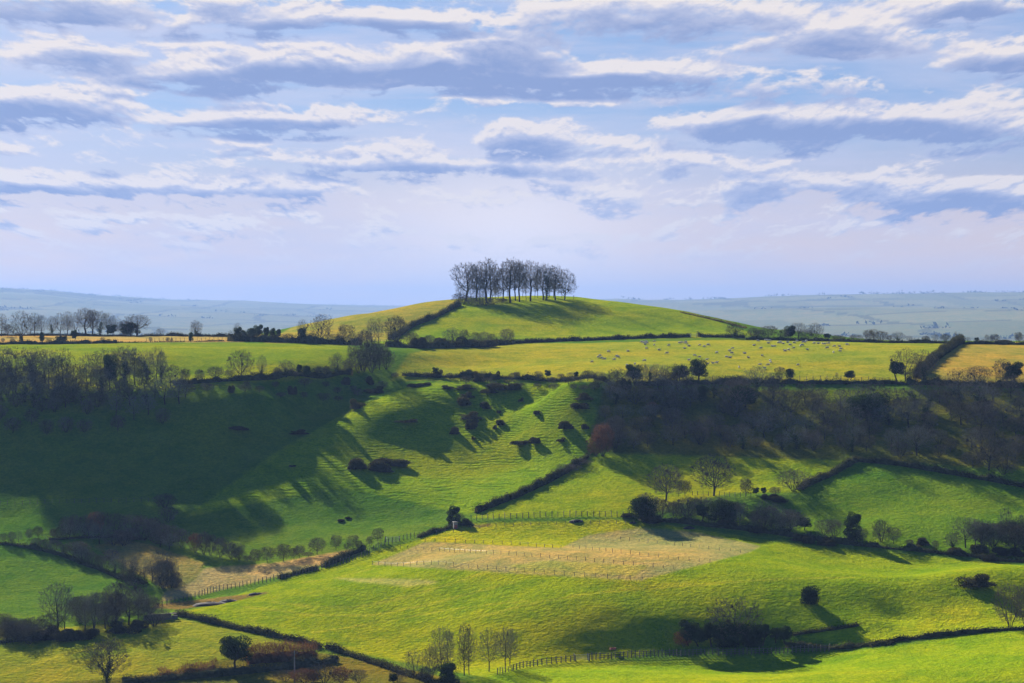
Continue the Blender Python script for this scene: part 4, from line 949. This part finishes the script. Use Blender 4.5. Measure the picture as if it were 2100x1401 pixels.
hedge([(826, 770), (900, 773), (980, 775), (1060, 777), (1150, 780), (1250, 786)], 10, 'ragged hedge along the lower edge of sheep field', 2.4, dens=35, ragged=.6)
hedge([(1300, 790), (1400, 788), (1500, 786), (1600, 787)], 12, 'shaded hedge below the ivy trees', 2.2, dens=35, ragged=.5)
hedge([(1600, 787), (1700, 787), (1780, 787), (1860, 789)], 9, 'straggly hedge below the right part of sheep field', 1.6, dens=35, ragged=.6)
hedge([(1860, 789), (1950, 790), (2030, 793), (2120, 796)], 14, 'dark hedge below the tan field at right', 2.4, dens=35, ragged=.5)
hedge([(1762, 946), (1850, 955), (1950, 972), (2050, 990), (2120, 1004)], 12, 'scrubby dark hedge along the foot of the wood', 2.2, dens=40, ragged=.6)
hedge([(1310, 1066), (1400, 1072), (1500, 1084), (1580, 1094), (1660, 1106)], 12, 'ragged hedge under the middle right bushes', 2.2, dens=40, ragged=.6)
hedge([(1660, 1106), (1740, 1116), (1820, 1124), (1900, 1132), (2000, 1142), (2120, 1154)], 11, 'ragged hedge running to the right edge', 2.0, dens=40, ragged=.6)
hedge([(0, 1116), (40, 1120), (100, 1132), (150, 1148), (200, 1166), (250, 1188), (300, 1198)], 10, 'low hedge sloping across the left green field', 1.6, dens=40, ragged=.5)
hedge([(100, 1108), (160, 1104), (230, 1102), (300, 1108)], 7, 'dark bank under the trees of the left hollow', 1.4, dens=40, ragged=.5)
hedge([(-10, 1320), (30, 1316), (70, 1312)], 9, 'dark hedge at the lower left edge', 1.6, dens=40)
hedge([(330, 1392), (400, 1382), (440, 1376)], 20, 'brown reedy scrub left of the round ivy tree', 3.0, mat=M_REED, twigs=.8, ragged=.6, dens=80)
hedge([(505, 1360), (560, 1356), (600, 1354), (645, 1350)], 30, 'reddish reedy hedge right of the round ivy tree', 3.2, mat=M_REED, twigs=.8, ragged=.6, dens=80)
hedge([(250, 1402), (330, 1396), (430, 1388), (520, 1378), (620, 1368), (690, 1358)], 16, 'dark hedge along the shaded bottom left corner', 3.0, dens=40, ragged=.4)

# ------------------------------------------------------------------ fences
def plain(name, col, rough=.8, metal=0.0, scale=2.0):
    m, g = material(name); ge = g.node('ShaderNodeNewGeometry')
    c = g.mix(g.ramp(g.noise(ge.outputs['Position'], scale, 4, .6), .3, .7), tuple(x * .7 for x in col), tuple(x * 1.2 for x in col))
    b = g.node('ShaderNodeBsdfPrincipled'); g.put(b.inputs['Base Color'], c); b.inputs['Roughness'].default_value = rough; b.inputs['Metallic'].default_value = metal
    o = g.node('ShaderNodeOutputMaterial'); g.l.new(b.outputs[0], o.inputs[0]); return m
M_POST = plain('weathered_wood', (.13, .11, .085)); M_WIRE = plain('fence_wire', (.16, .16, .15), .5, .6); M_PALE = plain('pale_timber', (.30, .27, .22))
def boxm(sx, sy, sz, bev=.0):
    x, y = sx / 2, sy / 2
    V = [(-x, -y, 0), (x, -y, 0), (x, y, 0), (-x, y, 0), (-x, -y, sz), (x, -y, sz), (x, y, sz), (-x, y, sz)]
    V += [(0, 0, sz + min(sx, sy) * .4)]
    Fq = [(0, 3, 2, 1), (0, 1, 5, 4), (1, 2, 6, 5), (2, 3, 7, 6), (3, 0, 4, 7)]
    me = bpy.data.meshes.new('post'); me.from_pydata(V, [], Fq + [(4, 5, 8), (5, 6, 8), (6, 7, 8), (7, 4, 8)]); me.update(); return me
POSTS = {}
def rods(segs):
    return tubes([(a, b, r, r, 0) for a, b, r in segs], 4)
def fence(path, n, label, hm=1.25, pw=.11, rails=2, rail_r=.012, group='stock fences', mat=None, lean=.04):
    rs = random.Random(n * 7 + int(path[0][0])); P = path_world(path, .4)
    cum = np.concatenate([[0], np.cumsum(np.hypot(*np.diff(P, axis=0).T))]); s = np.linspace(0, cum[-1], n)
    X = np.interp(s, cum, P[:, 0]); Y = np.interp(s, cum, P[:, 1]); Z = ground_z(X, Y)
    root = bpy.data.objects.new('fence', None); COL.objects.link(root); root.location = (X[0], Y[0], Z[0]); c = np.array([X[0], Y[0], Z[0]])
    tag(root, label, 'fence', group)
    key = (pw, hm)
    if key not in POSTS: POSTS[key] = boxm(pw, pw, hm + .25); POSTS[key].materials.append(mat or M_POST)
    for i in range(n):
        o = bpy.data.objects.new('post', POSTS[key]); COL.objects.link(o); o.parent = root
        o.location = (X[i] - c[0], Y[i] - c[1], Z[i] - c[2] - .25); o.rotation_euler = (rs.gauss(0, lean), rs.gauss(0, lean), rs.random()); o.scale = (1, 1, rs.uniform(.9, 1.12))
    if rails:
        sg = []
        for k in range(rails):
            u = hm * (.88 - .62 * k / max(rails - 1, 1)) if rails > 1 else hm * .85
            for i in range(n - 1): sg.append(((X[i] - c[0], Y[i] - c[1], Z[i] - c[2] + u), (X[i + 1] - c[0], Y[i + 1] - c[1], Z[i + 1] - c[2] + u), rail_r))
        V, Fc = rods(sg); link('rails' if rail_r > .03 else 'wire', new_mesh('wire', V, Fc), M_POST if rail_r > .03 else M_WIRE, root)
    return root
fence([(1052, 1376), (1100, 1366), (1180, 1356)], 16, 'post and rail fence left of the pale field gate', 1.2, .14, 3, .045)
fence([(1206, 1354), (1300, 1350), (1400, 1345), (1470, 1343)], 34, 'post and rail fence right of the pale field gate', 1.25, .14, 3, .045)
fence([(1474, 1345), (1560, 1342), (1640, 1338), (1700, 1337)], 28, 'post and rail fence in front of the dark clump', 1.25, .14, 3, .045)
fence([(966, 1070), (1030, 1066), (1110, 1062), (1200, 1060), (1290, 1061)], 28, 'wire fence of upright posts above the nursery field', 1.35, .12, 3)
fence([(408, 1224), (450, 1212), (520, 1200), (600, 1184), (660, 1170)], 36, 'wire fence along the foot of the pale track', 1.2, .12, 2)
fence([(315, 1248), (350, 1240), (408, 1225)], 12, 'wire fence leading to the stone wall', 1.2, .12, 2)
fence([(660, 1168), (700, 1158), (750, 1140), (780, 1122), (850, 1104)], 30, 'pale wire fence climbing beside the nursery field', 1.2, .12, 3, mat=M_PALE)
fence([(764, 1158), (850, 1160), (960, 1166), (1082, 1174), (1200, 1184), (1316, 1192)], 32, 'lowest line of short posts in the brown field', .85, .08, 1)
fence([(821, 1126), (900, 1130), (1000, 1137), (1098, 1143), (1240, 1155), (1381, 1167)], 36, 'middle line of short posts in the brown field', .8, .075, 1)
fence([(872, 1111), (960, 1114), (1060, 1118), (1150, 1125)], 16, 'highest left line of short posts over the brown field', .8, .09, 1)
fence([(1175, 1124), (1260, 1134), (1360, 1145), (1456, 1155)], 17, 'line of short posts crossing the brown field middle', .75, .075, 0)
fence([(1273, 1107), (1360, 1116), (1440, 1125), (1519, 1134)], 14, 'topmost line of short posts in the brown field', .75, .075, 0)
fence([(860, 1100), (940, 1090), (1050, 1080), (1180, 1074), (1300, 1076)], 26, 'faint line of stakes at the top of nursery field', .8, .08, 0)
fence([(1380, 781), (1500, 780), (1620, 780), (1740, 781), (1838, 783)], 34, 'wire fence along the lower edge of the sheep field', 1.2, .10, 3)
fence([(300, 701), (360, 700), (430, 699), (480, 698)], 22, 'thin wire fence on the left skyline field', 1.1, .09, 2)
fence([(1420, 1016), (1470, 1018), (1540, 1020)], 12, 'short wire fence under the large middle oak', 1.1, .10, 2)
fence([(0, 1038), (80, 1034), (180, 1032), (320, 1030)], 22, 'thin wire fence across the shaded left field', 1.1, .08, 2)
fence([(0, 1325), (20, 1320), (40, 1316)], 8, 'short wire fence at the lower left edge', 1.1, .10, 2)
fence([(1020, 1384), (1035, 1380), (1050, 1377)], 6, 'last posts of the fence by the centre trees', 1.1, .12, 2)

# ------------------------------------------------------------------ sheep
def sheep_mesh(pose):
    """one continuous body: trunk, neck, head, four legs, tail, fused by voxel remesh"""
    sg = []
    def lim(pts):
        for (a, ra), (b, rb) in zip(pts[:-1], pts[1:]): sg.append((a, b, ra, rb, 0))
    bz = .56 if pose != 'lying' else .30
    lim([((-.52, 0, bz), .12), ((-.46, 0, bz + .02), .22), ((-.2, 0, bz), .28), ((.15, 0, bz - .01), .28), ((.38, 0, bz + .02), .22), ((.47, 0, bz + .04), .12)])
    if pose == 'grazing': lim([((.36, 0, bz + .05), .15), ((.58, 0, bz - .10), .11), ((.70, 0, bz - .30), .085), ((.80, 0, bz - .46), .055), ((.82, 0, bz - .50), .03)])
    else: lim([((.36, 0, bz + .06), .15), ((.54, 0, bz + .26), .11), ((.62, 0, bz + .34), .095), ((.80, 0, bz + .26), .055), ((.84, 0, bz + .24), .03)])
    e = (.64, bz - .17) if pose == 'grazing' else (.58, bz + .38)
    for s in (-1, 1): lim([((e[0], s * .05, e[1]), .03), ((e[0] - .03, s * .17, e[1] + .01), .018)])
    for x in (-.34, .30):
        for s in (-1, 1):
            if pose == 'lying': lim([((x, s * .16, .16), .08), ((x + .2, s * .24, .07), .05), ((x + .05, s * .28, .05), .04)])
            else: lim([((x, s * .13, bz - .12), .09), ((x - (.03 if x < 0 else -.01), s * .13, .28), .05), ((x, s * .13, .02), .036)])
    lim([((-.5, 0, bz + .04), .06), ((-.60, 0, bz - .14), .035)])
    V, Fc = tubes(sg, 8)
    caps = []
    n = len(sg)
    tris = []
    for i in range(n):
        b0 = i * 16
        tris.append([b0 + k for k in range(7, -1, -1)]); tris.append([b0 + 8 + k for k in range(8)])
    me = bpy.data.meshes.new('sheep_raw'); me.from_pydata(V.tolist(), [], Fc.tolist() + tris); me.update()
    o = bpy.data.objects.new('tmp', me); COL.objects.link(o)
    md = o.modifiers.new('r', 'REMESH'); md.mode = 'VOXEL'; md.voxel_size = .035
    ms = o.modifiers.new('s', 'SMOOTH'); ms.iterations = 4
    dg = bpy.context.evaluated_depsgraph_get(); out = bpy.data.meshes.new_from_object(o.evaluated_get(dg))
    bpy.data.objects.remove(o); out.name = 'sheep'
    out.polygons.foreach_set('use_smooth', [True] * len(out.polygons))
    return out
m, g = material('wool'); tco = g.node('ShaderNodeTexCoord'); X3 = g.sep(tco.outputs['Object'])
c = g.mix(g.ramp(g.noise(tco.outputs['Object'], 14, 4, .7), .35, .7), (.52, .47, .38), (.33, .30, .24))
c = g.mix(g.ramp(X3[0], .60, .66), c, (.16, .13, .11)); c = g.mix(g.ramp(X3[2], .24, .14), c, (.18, .15, .12))
b = g.node('ShaderNodeBsdfPrincipled'); g.put(b.inputs['Base Color'], c); b.inputs['Roughness'].default_value = .95; b.inputs['Sheen Weight'].default_value = .5
g.put(b.inputs['Subsurface Weight'], .0)
o = g.node('ShaderNodeOutputMaterial'); g.l.new(b.outputs[0], o.inputs[0]); M_WOOL = m
SH = {p: sheep_mesh(p) for p in ('grazing', 'standing', 'lying')}
for me in SH.values(): me.materials.clear(); me.materials.append(M_WOOL)
SHEEP = """260,505 305,472 316,460 330,478 350,485 378,432 420,488 437,463 447,470 518,424 512,530 567,522 617,362 630,368 648,360 640,375 653,370 650,408 636,497 707,358 706,385 740,415 798,443 811,387 887,370 905,366 932,360 933,372 924,404 955,387
955,493 996,460 1032,470 1032,385 1065,395 1093,385 1085,490 1088,515 1128,517 1155,440 1155,513 1225,470 1250,470 1248,425 1262,443 1270,408 1315,545 1355,440 1382,470 1422,382 1450,355 1472,408 1480,460 1465,525 1498,552 1523,528 1538,498 1543,508
1505,345 1525,352 1537,352 1525,366 1553,388 1570,393 1598,368 1612,366 1632,370 1645,422 1670,420 1663,360 1680,383 1710,368 1708,405 1731,357 1738,528 1755,386 1768,386 1775,364 1790,364 1798,356 1805,412 1855,372 1883,368 1912,370 1928,378 1958,373
1948,405 1993,438 1999,393 2035,388 2045,413 2038,428 2090,382"""
rs_ = random.Random(4)
for q in SHEEP.split():
    zx, zy = map(float, q.split(',')); px, py = 1140 + zx / 3.5, 600 + zy / 3.5
    x, y, z = at(px, py); pose = rs_.choice(['grazing', 'grazing', 'grazing', 'standing', 'lying'])
    o = bpy.data.objects.new('sheep', SH[pose]); COL.objects.link(o); o.location = (x, y, z - .02)
    o.rotation_euler = (0, 0, rs_.choice([0, math.pi]) + rs_.gauss(0, .7)); s = rs_.uniform(.8, .95); o.scale = (s, s, s)
    o['category'] = 'sheep'
    part = ('at the left end of' if px < 1300 else 'left of centre in' if px < 1420 else 'in the middle of' if px < 1560 else 'right of centre in' if px < 1660 else 'at the right end of')
    lv = 'upper' if py < 716 else 'lower'
    REG.append([o, px, py, '%s the flock' % part, {'grazing': 'white sheep grazing', 'standing': 'white sheep standing', 'lying': 'white sheep lying down'}[pose], 'sheep in the yellow field', 8])

# ------------------------------------------------------------------ the few made things
def mesh_from(bits, name):
    """bits: list of (centre, size, bevel) boxes with chamfered edges, joined"""
    import bmesh
    bm = bmesh.new()
    for c, s, bv in bits:
        r = bmesh.ops.create_cube(bm, size=1); vs = r['verts']
        bmesh.ops.scale(bm, vec=s, verts=vs); bmesh.ops.translate(bm, vec=c, verts=vs)
        if bv: bmesh.ops.bevel(bm, geom=list({e for v in vs for e in v.link_edges}), offset=bv, segments=1, affect='EDGES')
    me = bpy.data.meshes.new(name); bm.to_mesh(me); bm.free(); return me
M_STONE = plain('limestone', (.20, .16, .105), .9, 0, 1.3); M_EARTH = plain('bare_earth', (.045, .034, .028), 1, 0, 1.5); M_RUST = plain('faded_red_paint', (.38, .10, .07)); M_STEEL = plain('galvanised_steel', (.42, .44, .45), .5, .5)
M_ROOF = plain('tin_roof', (.22, .20, .18), .6)
def made(name, px, py, parts, label, cat, group=None, rz=0.0):
    x, y, z = at(px, py); r = bpy.data.objects.new(name, None); COL.objects.link(r); r.location = (x, y, z); r.rotation_euler = (0, 0, rz); tag(r, label, cat, group)
    for pn, bits, mt in parts: link(pn, mesh_from(bits, pn), mt, r)
    return r
made('hut', 934, 1085, [('wall', [((-.45, 0, .75), (.06, .9, 1.5), .01), ((.45, 0, .75), (.06, .9, 1.5), .01), ((0, .42, .75), (.84, .06, 1.5), .01), ((0, -.42, 1.2), (.84, .06, .6), .01)], M_PALE), ('roof', [((0, 0, 1.56), (1.15, 1.15, .07), .02)], M_ROOF), ('door', [((0, -.44, .45), (.7, .04, .9), .01)], M_RUST)],
     'small pale timber hut at the end of the hedge', 'hut', rz=.3)
gate = lambda L: [('frame', [((-L / 2, 0, .62), (.06, .06, 1.1), .01), ((L / 2, 0, .62), (.06, .06, 1.1), .01)] + [((0, 0, u), (L - .07, .045, .05), .008) for u in (.15, .38, .62, .88, 1.14)], M_STEEL), ('post', [((-L / 2 - .16, 0, .65), (.16, .16, 1.5), .02)], M_POST), ('post', [((L / 2 + .16, 0, .65), (.16, .16, 1.5), .02)], M_POST)]
made('field_gate', 1193, 1356, gate(2.6), 'pale metal gate between two rail fences', 'gate', 'field gates', rz=.10)
made('field_gate', 1422, 692, gate(2.0), 'small gate in the gap of the hill foot hedge', 'gate', 'field gates')
made('field_gate', 805, 1112, gate(3.0), 'dark gate at the bend of the pale track', 'gate', 'field gates', rz=.35)
made('stone_wall', 330, 1272, [('wall', [((-2.6, .0, .45), (1.8, .5, 1.1), .08), ((-.75, .05, .5), (1.85, .55, 1.2), .08), ((1.15, .1, .55), (1.9, .5, 1.3), .08), ((2.75, .12, .4), (1.25, .45, 1.0), .1)], M_STONE), ('coping', [((-.7, .04, 1.17), (3.9, .62, .12), .03), ((2.1, .1, 1.27), (2.1, .6, .12), .03)], M_STONE)],
     'low tan stone wall where the tracks meet', 'wall', rz=.12)
made('feed_trough', 1257, 1334, [('trough', [((0, -.22, .35), (1.1, .05, .3), .01), ((0, .22, .35), (1.1, .05, .3), .01), ((0, 0, .22), (1.1, .4, .05), .01), ((-.54, 0, .35), (.04, .4, .3), .01), ((.54, 0, .35), (.04, .4, .3), .01)], M_RUST), ('leg', [((-.45, 0, .1), (.06, .4, .2), 0)], M_POST), ('leg', [((.45, 0, .1), (.06, .4, .2), 0)], M_POST)],
     'small red feed trough above the rail fence', 'trough', rz=.2)
made('signpost', 1176, 614, [('post', [((0, 0, .6), (.13, .13, 1.3), .02)], M_POST), ('sign_board', [((.12, 0, 1.22), (.46, .05, .22), .01)], M_POST)], 'small signpost right of the hilltop clump', 'signpost')
tp = made('telegraph_pole', 604, 1400, [('crossarm', [((0, 0, 5.35), (1.1, .10, .12), .02)], M_POST)], 'thin telegraph pole in the bottom left shadow', 'pole')
V, Fc = tubes([((0, 0, -.3), (0, 0, 2.8), .15, .13, 0), ((0, 0, 2.8), (0, 0, 5.8), .13, .10, 0)], 10); link('pole', new_mesh('pole', V, Fc, True), M_PALE, tp)
for px, py, sx_, sz_, lb in [(1182, 1070, 1.9, .45, 'brown earth heap below the post fence, left one'), (1298, 1073, .9, .35, 'small brown earth heap below the post fence'), (1413, 1084, 1.5, .5, 'brown earth heap under the middle right bushes'),
                             (435, 1240, 4.2, .55, 'long purple-brown earth bank by the track'), (526, 1219, 1.9, .35, 'thin dark earth bank right of the track end'), (470, 1234, 2.4, .4, 'low earth bank beside the longer one')]:
    rs2 = np.random.RandomState(int(px)); nu, nv = 22, 9; u = np.arange(nu) * 2 * math.pi / nu; V = [(0, 0, 1.)]
    for k in range(1, nv):
        t = k / (nv - 1)
        for a in u:
            q = 1 + .25 * float(vnoise(np.array([math.cos(a) * 2 + px]), np.array([math.sin(a) * 2 + t]), 3)[0]); V.append((math.cos(a) * t * q, math.sin(a) * t * q, (1 - t * t) * (1 + .3 * rs2.randn() * .5)))
    V = np.array(V) * np.array([sx_, sx_ * .55, sz_]); V[-nu:, 2] = -.25
    Fl = [(0, 1 + k, 1 + (k + 1) % nu) for k in range(nu)]
    for k in range(nv - 2):
        for j in range(nu): a_ = 1 + k * nu; Fl.append((a_ + j, a_ + nu + j, a_ + nu + (j + 1) % nu, a_ + (j + 1) % nu))
    me = bpy.data.meshes.new('earth_heap'); me.from_pydata(V.tolist(), [], Fl); me.update(); me.polygons.foreach_set('use_smooth', [True] * len(me.polygons))
    x, y, z = at(px, py); o = link('earth_heap', me, M_EARTH); o.location = (x, y, z - .02); o.rotation_euler = (0, 0, .15); tag(o, lb, 'earth heap', 'heaps of bare earth')

# ------------------------------------------------------------------ woods and hedgerow trees of the far country, past counting
rs = np.random.RandomState(77); C = []; jf0 = nr + 16
for _ in range(5200):
    j = rs.randint(jf0 + 30, nrow - 6); i = rs.randint(20, 20 + NA)
    hw = (far_hedge | far_wood)[j - nr, i]
    D = drow[j]; ridge = abs(D - (21000 if colpx[i] < 1180 else 14500)) < 500
    if not ((hw and rs.rand() < .3) or (ridge and rs.rand() < .5)): continue
    x, y, z = XX[j, i], YY[j, i], ZZ[j, i]; s = rs.uniform(6, 14) * (1.2 if ridge else 1)
    k = 12; C.append(np.array([x, y, z]) + rs.normal(size=(k, 3)) * np.array([s * 1.8, s, s * .3]) + np.array([0, 0, s * .35]))
if C:
    V, Fc = leaves(np.concatenate(C), 6, rs); fo = link('distant_woodland', new_mesh('distant_woodland', V, Fc), M_EVER); tag(fo, 'hazy woods and hedgerow trees on the far ridges', 'woodland', kind='stuff')

# ------------------------------------------------------------------ names that single each plant and sheep out
ONES = ['', 'first', 'second', 'third', 'fourth', 'fifth', 'sixth', 'seventh', 'eighth', 'ninth', 'tenth', 'eleventh', 'twelfth', 'thirteenth', 'fourteenth', 'fifteenth', 'sixteenth', 'seventeenth', 'eighteenth', 'nineteenth']
TENS = ['', '', 'twenty', 'thirty', 'forty', 'fifty']
def ordinal(n):
    if n < 20: return ONES[n]
    return (TENS[n // 10] + '-' + ONES[n % 10]) if n % 10 else {20: 'twentieth', 30: 'thirtieth', 40: 'fortieth', 50: 'fiftieth'}[n]
sets = {}
for r in REG: sets.setdefault(r[3], []).append(r)
for wh, rows in sets.items():
    rows.sort(key=lambda r: r[1]); N = len(rows)
    for k, (o, px, py, _, noun, grp, h) in enumerate(rows):
        if N == 1: lb = '%s %s' % (noun, wh)
        elif k == 0: lb = '%s, leftmost %s' % (noun, wh)
        elif k == N - 1: lb = '%s, rightmost %s' % (noun, wh)
        elif k < N / 2: lb = '%s, %s from the left %s' % (noun, ordinal(k + 1), wh)
        else: lb = '%s, %s from the right %s' % (noun, ordinal(N - k), wh)
        o['label'] = lb; o['group'] = grp

# ------------------------------------------------------------------ the air between
hm, g = material('haze')
pv = g.node('ShaderNodeVolumePrincipled')
pv.inputs['Color'].default_value = (.19, .31, .60, 1); pv.inputs['Density'].default_value = 0.7e-4
pv.inputs['Anisotropy'].default_value = .3; pv.inputs['Density Attribute'].default_value = ''
mo = g.node('ShaderNodeOutputMaterial'); g.l.new(pv.outputs[0], mo.inputs['Volume'])
X0, X1, Y0, Y1, Z0, Z1 = -105000, 105000, -900, 26300, float(ZZ.min()) - 1.5, float(ZZ.max()) + 40
hv = np.array([(x, y, z) for z in (Z0, Z1) for (x, y) in ((X0, Y0), (X1, Y0), (X1, Y1), (X0, Y1))], float)
hf = np.array([(0, 3, 2, 1), (4, 5, 6, 7), (0, 1, 5, 4), (1, 2, 6, 5), (2, 3, 7, 6), (3, 0, 4, 7)])
haze = link('haze', new_mesh('haze', hv, hf), hm); tag(haze, kind='stuff')
